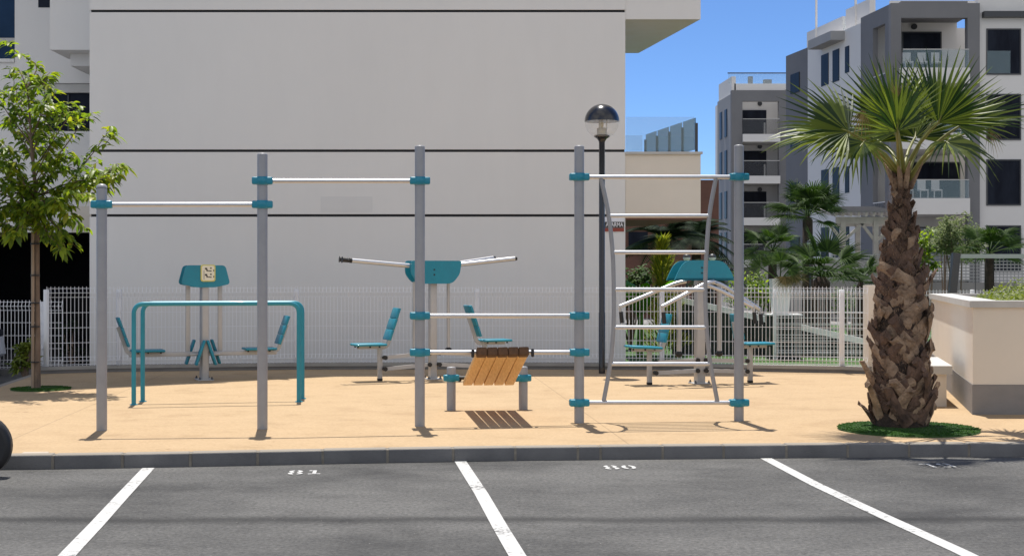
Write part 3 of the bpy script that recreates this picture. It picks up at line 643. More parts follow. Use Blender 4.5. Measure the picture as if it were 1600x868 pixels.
f3 = thing('mesh_fence', (6, 25, 0), 'second white mesh fence further back in the garden on the right', 'fence', 'white mesh fences')
for a, b in (((4.6, 24.6, 0), (7.9, 24.1, 0)), ((7.9, 24.1, 0), (12.0, 23.6, 0))):
    m = MB(); zt3 = wz(452, 24.4); mesh_panel(m, a, b, .12, zt3)
    for q in range(1, 9): m.bar((a[0], a[1] - .01, .12 + (zt3 - .12) * q / 12), (b[0], b[1] - .01, .12 + (zt3 - .12) * q / 12), .008)
    m.build('mesh_panel', m_fence, f3)
for p in ((4.6, 24.66), (7.9, 24.16)): MB().rbox((p[0], p[1], .68), (.06, .05, 1.25), b=.006, seg=1).build('fence_post', m_fence, f3)
MB().span((7.3, 23.0, wz(462, 23)), (10.5, 23.02, wz(447, 23))) 
f4 = thing('mesh_fence', (12, 45, 0), 'grey distant street fence on a low wall at the right', 'fence')
MB().span((cx(1300, 45), 45, 0), (cx(1700, 45), 45.3, cz(441, 45))).build('low_wall', m_street, f4)
m = MB()
for zz in [cz(q, 45) for q in (438, 433, 428, 423, 418, 413, 408, 403, 398)]: m.bar((cx(1300, 45), 45.1, zz), (cx(1700, 45), 45.1, zz), .035)
xx = cx(1300, 45)
while xx < cx(1700, 45): m.bar((xx, 45.12, cz(441, 45)), (xx, 45.12, cz(397, 45)), .02); xx += .12
m.build('rails', m_lgrey, f4)
MB().span((cx(1190, 50), 50, 0), (cx(1420, 50), 50.3, cz(406, 50))).build('low_wall', m_lgrey, f4)

# sloping garden wall with white coping
gw = thing('garden_wall', (5, 25.6, 0), 'dark sloping garden wall with a white coping behind the fence', 'wall')
a, b = at(1050, 470, 26.4), at(1362, 541, 25.0)
m = MB().prism([(a.x, a.y, .05), (b.x, b.y, .05), (b.x, b.y, b.z), (a.x, a.y, a.z)], (.03, .2, 0)); m.build('wall', m_slopew, gw)
m = MB().prism([(a.x, a.y - .04, a.z), (b.x, b.y - .04, b.z), (b.x + .03, b.y + .24, b.z), (a.x + .03, a.y + .34, a.z)], (0, 0, .11)); m.build('coping', m_pot, gw)

# ================================================================ FITNESS RIG
PX = [(159, 672, 294), (410, 669.5, 240), (656, 665, 228), (905, 660, 228), (1154.5, 657, 227)]
pb_ = []
for x, yb, yt in PX:
    p = gp(x, yb); p_top = EYE + (430 - yt) / 2200 * p.y; pb_.append((p, p_top))
rig = thing('pull_up_rig', (pb_[2][0].x, pb_[2][0].y, PZ), 'grey five post pull up rig with steel bars, teal clamps and a climbing ladder', 'exercise equipment')
axis = (pb_[4][0] - pb_[0][0]); yaw = math.atan2(axis.y, axis.x); RY = RZ(yaw).to_3x3()
for i, (p, zt_) in enumerate(pb_):
    po = MB().lathe([(.0485, 0), (.0485, zt_ - PZ - .012), (.046, zt_ - PZ - .002), (.03, zt_ - PZ + .004)], p, 28).build('post', m_post, rig)
    if i == 0:
        MB().lathe([(.05, 0), (.048, .02), (.03, .035), (.008, .04)], (p.x, p.y, zt_ + .002), 20).build('post_cap', m_post, po)
def collar(p, z, par, w=.195, h=.078):
    m = MB(Matrix.Translation((p.x, p.y, z)) @ RZ(yaw))
    m.lathe([(.052, -h / 2), (.064, -h / 2 + .006), (.066, 0), (.064, h / 2 - .006), (.052, h / 2)], (0, 0, 0), 24)
    m.rbox((0, -.016, 0), (w, .066, h * .9), b=.014, seg=3); m.rbox((0, .03, 0), (w * .98, .05, h * .86), b=.014, seg=3)
    o = m.build('clamp', m_teal, par)
    b = MB(Matrix.Translation((p.x, p.y, z)) @ RZ(yaw))
    for sx_ in (-1, 1): b.tube([(sx_ * .075, -.043, 0), (sx_ * .075, -.036, 0)], .008, 8)
    b.build('bolt', m_chrome, o); return o
def zat(i, y): return EYE + (430 - y) / 2200 * pb_[i][0].y
def bar_between(i, j, y, r=.0215, name='bar'):
    a, b = pb_[i][0].copy(), pb_[j][0].copy(); a.z, b.z = zat(i, y), zat(j, y); d = (b - a).normalized()
    MB().tube([a + d * .06, b - d * .06], r, 16).build(name, m_steel, rig)
    collar(a, a.z, rig); collar(b, b.z, rig); return a, b, d
bar_between(0, 1, 319.5); bar_between(1, 2, 282.5); bar_between(2, 3, 493); ba, bb_, bd = bar_between(2, 3, 550); ta, tb_, td = bar_between(3, 4, 276.5); la, lb, ld = bar_between(3, 4, 628.5)
# climbing ladder between the last two posts
def rigpt(x, y):         # a point in the ladder's plane
    k_ = (x - 905) / (1154.5 - 905); Y = pb_[3][0].y + (pb_[4][0].y - pb_[3][0].y) * k_; return at(x, y, Y)
def ladderside(pts_, name='ladder_rail'):
    P_ = [rigpt(*q) for q in pts_]; out = []
    for i in range(len(P_) - 1):
        p0 = P_[max(i - 1, 0)]; p1 = P_[i]; p2 = P_[i + 1]; p3 = P_[min(i + 2, len(P_) - 1)]
        for k_ in range(6):
            t = k_ / 6; out.append(.5 * ((2 * p1) + (p2 - p0) * t + (2 * p0 - 5 * p1 + 4 * p2 - p3) * t * t + (3 * p1 - p0 - 3 * p2 + p3) * t ** 3))
    out.append(P_[-1]); MB().tube(out, .0215, 14).build(name, m_post, rig)
LL = [(939, 279), (950, 330), (957, 392), (959, 452), (958.5, 511), (953.5, 568), (943, 627)]
RR = [(1118.5, 279), (1109, 332), (1104, 392), (1102, 452), (1104, 511), (1110, 568), (1121, 627)]
ladderside(LL); ladderside(RR)
for (xa, y), xb in zip([(951, 337), (957.5, 394), (959, 452), (959, 511), (954, 568)], [1108, 1103.5, 1102, 1104, 1110]):
    MB().tube([rigpt(xa, y), rigpt(xb, y)], .0195, 14).build('rung', m_steel, rig)

# sit-up bench hung on the low bar
q0, q1 = gp(705, 640), gp(817.5, 639)
bn = thing('sit_up_bench', ((q0 + q1) / 2), 'slanted wooden slat sit up bench resting on two short grey posts', 'bench')
for p in (q0, q1):
    po = MB().lathe([(.0485, 0), (.0485, .45), (.045, .462), (.03, .466)], p, 24).build('short_post', m_post, bn); collar(p, zwc := EYE + (430 - 590) / 2200 * p.y, bn, w=.17)
z_l = EYE + (430 - 590) / 2200 * q0.y
MB().tube([Vector((q0.x, q0.y, z_l)), Vector((q1.x, q1.y, z_l))], .02, 12).build('support_bar', m_black, bn)
kb = (bb_.y - ba.y) / (bb_.x - ba.x); up0 = at(744.5, 548, ba.y + .42 * kb - .055); up1 = at(826.5, 548, ba.y + .93 * kb - .055); lo0 = at(722.5, 598, q0.y + .03); lo1 = at(803.5, 598, q1.y - .02)
up0.z = up1.z = (up0.z + up1.z) / 2 - .01; lo0.z = lo1.z = (lo0.z + lo1.z) / 2
for i in range(5):
    f0, f1 = (i + .012) / 5, (i + .988) / 5
    A0, A1, B0, B1 = up0.lerp(up1, f0), up0.lerp(up1, f1), lo0.lerp(lo1, f0), lo0.lerp(lo1, f1)
    ax = ((B0 + B1) / 2 - (A0 + A1) / 2); L = ax.length; ax.normalize(); lat = (A1 - A0).normalized(); nn = lat.cross(ax).normalized(); lat = ax.cross(nn).normalized()
    Rm = Matrix((lat, ax, nn)).transposed()
    m = MB(); m.rbox(((A0 + A1) / 2 + ax * L / 2), ((A1 - A0).length * .985, L, .05), Rm, b=.006, seg=2)
    sl = m.build('slat', m_wood, bn)
    e = MB(); e.rbox((A0 + A1) / 2 + ax * .03 + Vector((0, 0, .004)), ((A1 - A0).length * .99, .11, .085), Rm, b=.012, seg=2); e.build('slat_end', m_woodend, sl)
for p in (up0, up1):
    s_ = -1 if p is up0 else 1; MB().rbox(p + Vector((s_ * .035, 0, -.01)), (.03, .07, .08), b=.012).build('bracket', m_black, bn)
for p, s_ in ((lo0, -1), (lo1, 1)): MB().rbox(p + Vector((s_ * .03, 0, .05)), (.04, .05, .07), b=.012).build('bracket', m_black, bn)

# parallel bars: two bent teal tubes
def dip(a, b, z, label):
    t = thing('parallel_bar', (a + b) / 2, label, 'exercise bar', 'pair of teal parallel bars')
    P_ = [a, Vector((a.x, a.y, z)), Vector((b.x, b.y, z)), b]
    MB().tube(fillet(P_, .12, 8), .0255, 16).build('bent_tube', m_tealtube, t)
    for p in (a, b): MB().lathe([(.045, 0), (.045, .008), (.028, .012)], p, 16).build('foot', m_tealtube, t)
zd = EYE + (430 - 474) / 2200 * 16.0
dip(gp(209, 632), gp(467, 627.5), zd, 'nearer of the two bent teal tubes forming the parallel bars')
dip(gp(223, 627), gp(472.5, 622.5), zd + .0, 'farther teal parallel bar tube, standing just behind the nearer one')

# ================================================================ EXERCISE MACHINES
def machine(name, px, py, yaw_, label, nm=None):
    p = gp(px, py); t = thing(name, p, label, 'exercise machine', 'outdoor gym machines'); M = Matrix.Translation(p) @ RZ(yaw_) @ Matrix.Diagonal((1 / cos(yaw_) ** .45, 1, 1, 1)); return t, M
def post(t, M, h, wx_, wy_):
    po = MB(M).rbox((0, 0, h / 2), (wx_, wy_, h), b=.012, seg=2).build('post', m_steelp, t)
    bp = MB(M).rbox((0, 0, .008), (wx_ + .12, wy_ + .1, .016), b=.004, seg=1).build('base_plate', m_steelp, t)
    for sx_ in (-1, 1):
        for sy_ in (-1, 1): MB(M).lathe([(.018, .016), (.018, .03), (.009, .031), (.009, .05)], (sx_ * (wx_ / 2 + .035), sy_ * (wy_ / 2 + .03), 0), 8).build('anchor_bolt', m_metal, bp)
def panel(M, outline, y, th):
    m = MB(M); n = 5; pts_ = []
    V_ = [Vector((x, y, z)) for x, z, r in outline]; N = len(V_)
    for i in range(N):
        a, b, c = V_[i - 1], V_[i], V_[(i + 1) % N]; r = outline[i][2]; p0 = b + (a - b).normalized() * r; p2 = b + (c - b).normalized() * r
        for k_ in range(n + 1):
            q = k_ / n; pts_.append(p0 * (1 - q) ** 2 + b * 2 * q * (1 - q) + p2 * q * q)
    m.prism(pts_, (0, th, 0)); return m
def board(t, M, outline, y0, y1):
    m = panel(M, outline, y0, .022); m2 = panel(M, outline, y1, .022); m.v_off = None
    n = len(m.v); m.v += m2.v; m.f += [tuple(i + n for i in f) for f in m2.f]; m.sm += m2.sm
    bo = m.build('board', m_teal, t)
    c = MB(M); zs_ = [z for _, z, _ in outline]; zc_ = (min(zs_) + max(zs_)) / 2
    for x_ in (-.02,):
        for dz in (-.035, .035): c.tube([(x_, y0 - .006, zc_ + dz), (x_, y0, zc_ + dz)], .012, 8)
    c.build('bolt', m_black, bo)
    c = MB(M); c.box((0, (y0 + y1) / 2, zc_), (.2, abs(y1 - y0) - .02, (max(zs_) - min(zs_)) * .7)); c.build('spacer', m_metal, bo)
    return bo
def seat(t, M, xi, xo, z, bt, leg=None, dep=.36, slope=0):
    """pad from xi (by the backrest) to xo, backrest leaning to bt=(x, z) at its top"""
    s_ = 1 if xo > xi else -1; w = abs(xo - xi); m = MB(M)
    rot = Matrix.Rotation(-slope * s_, 3, 'Y')
    for k_ in range(3):
        yy = (-1 + k_) * dep / 3; m.rbox(((xi + xo) / 2, yy, z), (w, dep / 3 - .006, .032), rot, b=.014, seg=2)
    so = m.build('seat_pad', m_teal, t)
    fr = MB(M); fr.bar((xi + s_ * .03, 0, z - .04), (xo - s_ * .06, 0, z - .04), .05, .04)
    a = Vector((xi - s_ * .035, 0, z + .06)); b = Vector((bt[0], 0, bt[1])); dirv = (b - a).normalized(); n_ = Vector((-dirv.z * -s_, 0, dirv.x * -s_)); n_ = n_ if n_.x * s_ < 0 else -n_
    pth = fillet([Vector((xi + s_ * .1, 0, z - .04)), a + n_ * .035 - dirv * .10, a + n_ * .035 + dirv * (b - a).length * .7], .07, 6)
    for p, q in zip(pth, pth[1:]): fr.bar(p, q, .05, .03, up=(0, 1, 0))
    fr.build('seat_frame', m_steelp, t)
    c = MB(M); rot = Matrix((Vector((dirv.z, 0, -dirv.x)), Vector((0, 1, 0)), dirv)).transposed(); L = (b - a).length
    for k_ in range(3): c.rbox(a + dirv * L * (k_ + .5) / 3, (.032, dep * (.92 if k_ < 2 else .86), L / 3 - .004), rot, b=.007, seg=2)
    c.build('backrest', m_teal, t)
    u = MB(M)
    for x_ in (xi + s_ * w * .2, xi + s_ * w * .5, xo - s_ * .05): u.box((x_, -.08, z - .028), (.02, .02, .025)); u.box((x_, .08, z - .028), (.02, .02, .025))
    u.build('fixing', m_black, so)
    if leg is not None:
        l = MB(M); l.rbox((leg, 0, (z - .05) / 2 + .01), (.06, .06, z - .07), b=.008); lo = l.build('leg', m_steelp, t)
        MB(M).rbox((leg, 0, .018), (.066, .066, .036), b=.01).build('rubber_foot', m_black, lo)
def linkage(t, M, x0, x1, z0, z1):
    for yy in (-.075,):
        o_ = MB(M).bar((x0, yy, z0), (x1, yy, z1), .03, .05).build('link_arm', m_steelp, t)
        for x_, z_ in ((x0, z0), (x1, z1)): MB(M).tube([(x_, yy - .035, z_), (x_, yy + .035, z_)], .03, 12).build('joint_cap', m_black, o_)

# leg press (in the shade, left)
t, M = machine('leg_press_machine', 319, 593, R(21), 'two seat leg press machine in shade with a pictogram sign on its teal board', '')
post(t, M, 1.5, .09, .26)
OUT1 = [(-.26, 1.59, .05), (.26, 1.59, .05), (.325, 1.33, .05), (.12, 1.285, .02), (-.12, 1.285, .02), (-.325, 1.33, .05)]
bo = board(t, M, OUT1, -.15, .15)
def rr_(x0, x1, z0, z1, r): return [(x0, z0, r), (x1, z0, r), (x1, z1, r), (x0, z1, r)]
sgn = panel(M, rr_(-.07, .125, 1.365, 1.598, .035), -.166, .013); so = sgn.build('instruction_sign', m_signy, t)
panel(M, rr_(-.055, .11, 1.38, 1.583, .028), -.169, .003).build('sign_face', m_signw, so)
ik = MB(M)
for zz, fl in ((1.525, 0), (1.44, 0)):
    for dx, dz, w_, h_ in ((-.03, .018, .03, .024), (-.018, -.002, .018, .024), (-.002, -.012, .04, .012), (.034, .025, .02, .02), (.03, -.014, .026, .014), (.072, -.008, .012, .026)):
        ik.box((.03 + dx, -.1700, zz + dz), (w_, .0012, h_))
for k_ in range(5): ik.box((-.027, -.1700, 1.405 + .025 * k_), (.008, .0012, .018))
ik.build('pictogram', m_ink, so)
for s_ in (-1, 1): MB(M).rbox((s_ * .215, .02, .86), (.06, .035, .94), b=.006).build('strut', m_steelp, t)
for s_ in (-1, 1):
    MB(M).rbox((s_ * .52, 0, .365), (.92, .06, .06), b=.008).build('beam', m_steelp, t)
    xi, xo = s_ * .96, s_ * .53
    seat(t, M, xi, xo, .42, (s_ * 1.13, .88))
    for k_, (dx, ly) in enumerate(((.17, .12), (.075, -.14))):
        MB(M).rbox((s_ * dx, ly, .385), (.035, .14, .36), Matrix.Rotation(s_ * R(-18), 3, 'Y'), b=.014).build('foot_plate', m_teal, t)
MB(M).tube([(-.2, -.1, .36), (.2, -.1, .36)], .018, 10).build('pivot_bar', m_steelp, t)

# chest press / butterfly (middle)
t, M = machine('chest_press_machine', 676, 592, R(21), 'two seat chest press machine with steel lever arms stretched out sideways at the top', '')
post(t, M, 1.42, .095, .12)
OUT2 = [(-.345, 1.655, .04), (.37, 1.655, .04), (.345, 1.47, .05), (.24, 1.335, .07), (-.24, 1.335, .07), (-.345, 1.47, .05)]
board(t, M, OUT2, -.14, .14)
for x_ in (-.25, .235):
    st = MB(M).tube([(x_, .03, .42), (x_, .03, 1.36)], .024, 10).build('strut', m_steelp, t); MB(M).lathe([(.0, -.05), (.04, -.03), (.05, 0), (.04, .03), (.0, .05)], (x_, .03, .40), 12).build('ball_joint', m_black, st)
for x0, z0, x1, z1, yy in ((-.34, 1.585, -1.17, 1.655, -.06), (-.34, 1.585, -1.17, 1.662, .08), (.37, 1.60, 1.17, 1.69, -.06), (.37, 1.615, .98, 1.70, .30)):
    a, b = Vector((x0, yy * .4, z0)), Vector((x1, yy, z1)); dirv = (b - a).normalized()
    ar = MB(M).tube([a, b], .031, 12).build('lever_arm', m_steel, t)
    g = MB(M); 
    if x1 < 0: g.tube([b - dirv * .03, b + dirv * .0], .034, 12); g.tube([b + dirv * .0, b + dirv * .03], .014, 8); g.tube([b + dirv * .03, b + dirv * .1], .032, 12); g.tube([b + dirv * .1, b + dirv * .105], .045, 12)
    else: g.tube([b, b + dirv * .03], .03, 12)
    g.build('grip', m_black, ar)
seat(t, M, -.68, -1.11, .50, (-.50, 1.0), leg=-.74); seat(t, M, .68, 1.10, .53, (.50, 1.03), leg=.75)
for s_ in (-1, 1): linkage(t, M, s_ * .69, s_ * .07, .32, .37); linkage(t, M, s_ * .69, s_ * .07, .165, .21)

# pull down (right, behind the ladder)
t, M = machine('pull_down_machine', 1093, 599, R(14), 'two seat pull down machine with drooping steel arms and black grips behind the ladder', '')
post(t, M, 1.42, .115, .14)
OUT3 = [(-.27, 1.65, .12), (.30, 1.65, .12), (.425, 1.44, .06), (.43, 1.385, .03), (-.40, 1.385, .03), (-.38, 1.44, .06)]
board(t, M, OUT3, -.14, .16)
for x_, z1 in ((-.28, 1.2), (.29, 1.32)):
    st = MB(M).tube([(x_, .03, .42), (x_, .03, z1)], .03, 10).build('strut', m_steelp, t); MB(M).lathe([(.0, -.05), (.04, -.03), (.05, 0), (.04, .03), (.0, .05)], (x_, .03, .40), 12).build('ball_joint', m_black, st)
for P_ in ([(.12, -.2, 1.37), (.0, -.24, 1.35), (-.65, -.34, 1.04)], [(-.1, .22, 1.37), (-.22, .26, 1.35), (-1.0, .34, 1.03)], [(.1, .22, 1.35), (.25, .26, 1.37), (.42, .28, 1.33), (1.0, .34, .99)], [(-.02, -.2, 1.33), (.12, -.24, 1.29), (.62, -.32, 1.03)]):
    V_ = [Vector(q) for q in P_]; ar = MB(M).tube(fillet(V_, .1, 6), .027, 12).build('lever_arm', m_steel, t)
    e = V_[-1]; g = MB(M); g.tube([e, e + Vector((.02 * (1 if e.x > 0 else 1), 0, -.08))], .018, 10); g.build('hanger', m_steelp, ar)
    g = MB(M); g.tube([e + Vector((.02, 0, -.07)), e + Vector((.035, 0, -.22))], .028, 12); g.build('grip', m_black, ar)
seat(t, M, -.57, -1.0, .50, (-.45, .94), leg=-.70, slope=.05); seat(t, M, .60, 1.01, .53, (.50, .93), leg=.72)
for s_ in (-1, 1): linkage(t, M, s_ * .64, s_ * .06, .30, .32); linkage(t, M, s_ * .64, s_ * .06, .16, .18)

# ================================================================ LAMP POST
p = gp(940.5, 583)
lp = thing('street_lamp', p, 'black lamp post with a half black half clear globe in front of the wall', 'lamp post')
zc_ = EYE + (430 - 190) / 2200 * p.y; gr_ = .258
MB().lathe([(.048, 0), (.048, .9), (.044, .905), (.044, zc_ - PZ - gr_ - .05), (.05, zc_ - PZ - gr_ - .03), (.075, zc_ - PZ - gr_ + .005), (.10, zc_ - PZ - gr_ + .02), (.115, zc_ - PZ - gr_ + .03), (.115, zc_ - PZ - gr_ + .055), (.05, zc_ - PZ - gr_ + .056)], p, 24).build('pole', m_lampblk, lp)
c = Vector((p.x, p.y, zc_))
up_ = MB().lathe([(gr_ * cos(a * pi / 24), gr_ * sin(a * pi / 24)) for a in range(0, 12)] + [(.001, gr_)], c, 36).build('lamp_hood', m_lampblk, lp)
MB().lathe([(gr_ * .99 * cos(-a * pi / 24), gr_ * .99 * sin(-a * pi / 24)) for a in range(0, 10)], c, 36).build('clear_globe', m_clear, lp)
ft = MB().lathe([(.075, -.20), (.075, -.10), (.05, -.095)], c, 20)
for k_ in range(3): ft.tube([c + Vector((.07 * cos(k_ * 2.1), .07 * sin(k_ * 2.1), -.1)), c + Vector((.07 * cos(k_ * 2.1), .07 * sin(k_ * 2.1), -.003))], .006, 6)
ft.build('lamp_holder', m_bulb, lp)
MB().lathe([(.02, -.095), (.022, -.06), (.03, -.03), (.015, -.005), (.002, -.003)], c, 14).build('bulb', mat('bulb_glass', (.75, .62, .38), .3), lp)

# ================================================================ PLANTER, LOW WALL
pl = thing('planter', (6, 16, PZ), 'cream rendered raised planter with grey plinth and green plants on top', 'planter')
c0 = gp(1520, 647); c1 = Vector((6.15, 20.65, PZ)); zt_ = 1.285
far = [Vector((11, 14.62, PZ)), Vector((12.4, 20.65, PZ))]
poly = [c0, far[0], far[1], c1]
def inset(poly, k_):
    out = []; n = len(poly)
    for i in range(n):
        a, b, c = poly[i - 1], poly[i], poly[(i + 1) % n]; d1 = (b - a).normalized(); d2 = (c - b).normalized(); n1 = Vector((-d1.y, d1.x, 0)); n2 = Vector((-d2.y, d2.x, 0))
        bis = (n1 + n2); out.append(b + bis * (k_ / max(.3, bis.length_squared / 2)))
    return out
pin = inset(poly, .22)
def ringwall(o_, i_, z0, z1):
    m = MB(); n = len(o_)
    for a in range(n):
        b = (a + 1) % n
        m.prism([(o_[a].x, o_[a].y, z0), (o_[b].x, o_[b].y, z0), (i_[b].x, i_[b].y, z0), (i_[a].x, i_[a].y, z0)], (0, 0, z1 - z0))
    return m
ringwall(poly, pin, PZ + .312, zt_ - .071).build('wall', m_cream, pl)
ringwall(inset(poly, -.006), pin, PZ - .02, PZ + .31).build('plinth', m_plinth, pl)
ringwall(inset(poly, -.035), inset(poly, .27), zt_ - .07, zt_).build('coping', m_coping, pl)
MB().prism([(q.x, q.y, zt_ - .3) for q in pin], (0, 0, .25)).build('soil', m_soil, pl)
def leafcloud(m, n, fn_, size, flat=.5, droop=0, rr=rnd, ratio=.42):
    for _ in range(n):
        p, s_ = fn_(); a = rr.uniform(0, 2 * pi); el = rr.uniform(-.9, .9) * flat - droop; L = size * s_ * rr.uniform(.7, 1.25)
        d_ = Vector((cos(a) * cos(el), sin(a) * cos(el), sin(el))); w_ = d_.cross(Vector((rr.uniform(-.6, .6), rr.uniform(-.6, .6), 1))).normalized() * L * ratio / 2; u_ = d_.cross(w_).normalized() * L * .08
        b0_ = p; m1 = p + d_ * L * .45; e_ = p + d_ * L - Vector((0, 0, L * .12))
        m.add([b0_, m1 + w_ + u_, e_, m1 - w_ + u_, m1 - u_], [(0, 4, 1), (4, 2, 1), (0, 3, 4), (4, 3, 2)], True)
m = MB(); m.fix = False
def cov():
    x_ = rnd.uniform(5.3, 9.5); y_ = rnd.uniform(15.1, 19.2); hgt = .10 + .16 * max(0, sin(x_ * 3.1) * cos(y_ * 2.3)) + .1 * rnd.random(); hgt *= min(1, (x_ - 5.1 - (y_ - 15) * .26) * 1.4) if x_ > 5.1 + (y_ - 15) * .26 else 0
    if hgt <= .01: return Vector((7, 17, 1.2)), 1
    return Vector((x_, y_, zt_ - .06 + rnd.random() * hgt * 1.1)), 1
leafcloud(m, 15000, cov, .06, .9); tag(m.build('ground_cover', m_cover), 'yellow green ground cover plants growing in the planter', 'plants', kind='stuff')

lw = thing('low_wall', gp(1470, 635), 'low cream wall with a white capping slab between palm and planter', 'wall')
b1 = gp(1479, 635); bz0 = PZ; bzt = EYE + (430 - 584) / 2200 * b1.y; bzt2 = EYE + (430 - 571) / 2200 * b1.y
MB().prism([(b1.x - .42, b1.y - .01, PZ), (b1.x, b1.y, PZ), (b1.x + .35, b1.y + 1.6, PZ), (b1.x - .1, b1.y + 1.6, PZ)], (0, 0, bzt - PZ)).build('base', m_cream, lw)
MB().prism([(b1.x - .47, b1.y - .06, bzt + .001), (b1.x + .05, b1.y - .05, bzt + .001), (b1.x + .40, b1.y + 1.65, bzt + .001), (b1.x - .15, b1.y + 1.65, bzt + .001)], (0, 0, bzt2 - bzt)).build('cap_slab', m_coping, lw)

# ================================================================ TURF DISCS
def turf(p, r, label, n):
    t = thing('turf_disc', p, label, 'artificial turf', 'round artificial turf patches'); rr = random.Random(3)
    MB().lathe([(r, 0), (r - .01, .02), (.001, .024)], p, 48).build('turf_base', m_turf, t)
    m = MB(); m.fix = False
    for _ in range(n):
        a = rr.uniform(0, 2 * pi); q = r * math.sqrt(rr.random()); b = p + Vector((q * cos(a), q * sin(a), .018)); h = rr.uniform(.004, .013); w_ = rr.uniform(.004, .009); an = rr.uniform(0, pi); l_ = Vector((rr.uniform(-.02, .02), rr.uniform(-.02, .02), h)); u_ = Vector((cos(an), sin(an), 0)) * w_
        m.add([b - u_, b + u_, b + l_], [(0, 1, 2)])
    m.build('turf_pile', m_turfb, t)
turf(gp(1419, 671), .65, 'round artificial turf patch around the foot of the big palm', 9000)
turf(gp(64, 608), .37, 'small dark round turf patch around the young tree on the left', 3000)

# ================================================================ FAN PALM
def frond(m, hub, axis, nrm, L, spread=2.1, n=44, droop=.25, split=.42, rr=rnd, tipdry=None, cup=.15):
    axis = axis.normalized(); nrm = (nrm - axis * nrm.dot(axis)).normalized(); lat = axis.cross(nrm)
    da = 2 * spread / n
    for i in range(n):
        a = -spread + da * (i + .5); l = L * (1 - .26 * (abs(a) / spread) ** 2) * rr.uniform(.9, 1.05)
        d_ = axis * cos(a) + lat * sin(a); wdir = -axis * sin(a) + lat * cos(a)
        dr = droop * rr.uniform(.5, 1.5); jt = rr.uniform(-.05, .05)
        rows = []
        for t_, wf in ((.03, 1), (split, 1.0), (.62, .62), (.82, .34), (1.0, .03)):
            c_ = hub + d_ * (l * t_) + nrm * (cup * l * t_ * (1 - t_ * .8) * abs(sin(a))) + wdir * (jt * l * max(0, t_ - split)) - Vector((0, 0, 1)) * (dr * l * max(0, t_ - .45) ** 2 * 1.6)
            hw = l * min(t_, split * 1.02) * math.tan(da / 2) * wf * 1.04
            rows.append((c_ - wdir * hw, c_ + nrm * hw * 1.1, c_ + wdir * hw))
        vs = [p for r_ in rows for p in r_]; fs = []
        for k_ in range(4):
            b = k_ * 3; fs += [(b, b + 1, b + 4, b + 3), (b + 1, b + 2, b + 5, b + 4)]
        m.add(vs, fs, False)
pb0 = gp(1407, 667.5); ppx = 2200 / pb0.y
palm = thing('palm_tree', pb0, 'large fan palm with criss cross leaf bases on its trunk in the turf circle', 'tree')
prof = [(.265, 0), (.258, .25), (.242, .66), (.232, 1.02), (.202, 1.33), (.158, 1.63), (.102, 2.0), (.068, 2.22), (.06, 2.42), (.025, 2.46)]
tr = MB().lathe([(r * .93, z) for r, z in prof], pb0, 28).build('trunk', m_fibre, palm)
def rad(z):
    for (r0, z0), (r1, z1) in zip(prof, prof[1:]):
        if z0 <= z <= z1: return r0 + (r1 - r0) * (z - z0) / (z1 - z0)
    return .1
rb = random.Random(11)
def boot(m, z, a, L, w0, w1, lean, tw, th=.03):
    rows = []; n = 5; seedo = rb.uniform(-.022, .018); split_ = rb.random() < .5
    for i in range(n + 1):
        t_ = i / n; zz = z + L * t_ * cos(tw); r = rad(min(2.45, max(0, zz))); rr_o = r - .012 + (lean * L + .03) * t_ ** 1.15 + seedo
        an = a + L * t_ * sin(tw) / (r + .05); out = Vector((cos(an), sin(an), 0)); tan_ = Vector((-sin(an), cos(an), 0)); up = Vector((0, 0, 1))
        ax = up * cos(tw) + tan_ * sin(tw); wd_ = tan_ * cos(tw) - up * sin(tw)
        c_ = pb0 + out * rr_o + up * zz; w = (w0 + (w1 - w0) * t_) * (1 + .10 * sin(9 * t_ + a)) + rb.uniform(-.006, .006); k_ = .014 * (1 - .5 * t_); tt = th * (1 - .35 * t_)
        sag = (w * w) / (8 * (r + .05))                 # edges follow the round trunk
        rows.append([c_ - wd_ * w / 2 - out * (k_ + sag), c_ - wd_ * w * .2 + out * k_ * .4, c_ + wd_ * w * .2 + out * k_ * .4, c_ + wd_ * w / 2 - out * (k_ + sag), c_ + wd_ * w * .3 - out * (tt + k_), c_ - wd_ * w * .3 - out * (tt + k_)])
        if i == n:
            for j in range(6): rows[-1][j] = rows[-1][j] + ax * (rb.uniform(-.03, .02) - (.035 if split_ and j in (1, 2) else 0))
    vs = [p for r_ in rows for p in r_]; fs = []
    for k_ in range(n):
        for j in range(6): fs.append((k_ * 6 + j, k_ * 6 + (j + 1) % 6, (k_ + 1) * 6 + (j + 1) % 6, (k_ + 1) * 6 + j))
    fs += [(0, 1, 2, 3, 4, 5), tuple(range(n * 6, n * 6 + 6))]
    m.add(vs, fs, False)
mb1, mb2 = MB(), MB(); z = .03; ga = 0; i = 0
while z < 2.36:
    top_ = min(1, max(0, (z - 1.25) / 1.1)); sc = 1 - .5 * top_
    tgt = mb2 if rb.random() < (.42 if z < 1.5 else .2) else mb1
    side_ = 1 if i % 2 else -1
    boot(tgt, z, ga + rb.uniform(-.25, .25), rb.uniform(.20, .34) * sc, rb.uniform(.11, .16) * sc, rb.uniform(.075, .115) * sc, rb.uniform(.0, .24), side_ * rb.uniform(.65, 1.15) * (1 - .3 * top_), rb.uniform(.02, .035))
    ga += 2.39996; z += .0080 + .003 * top_; i += 1
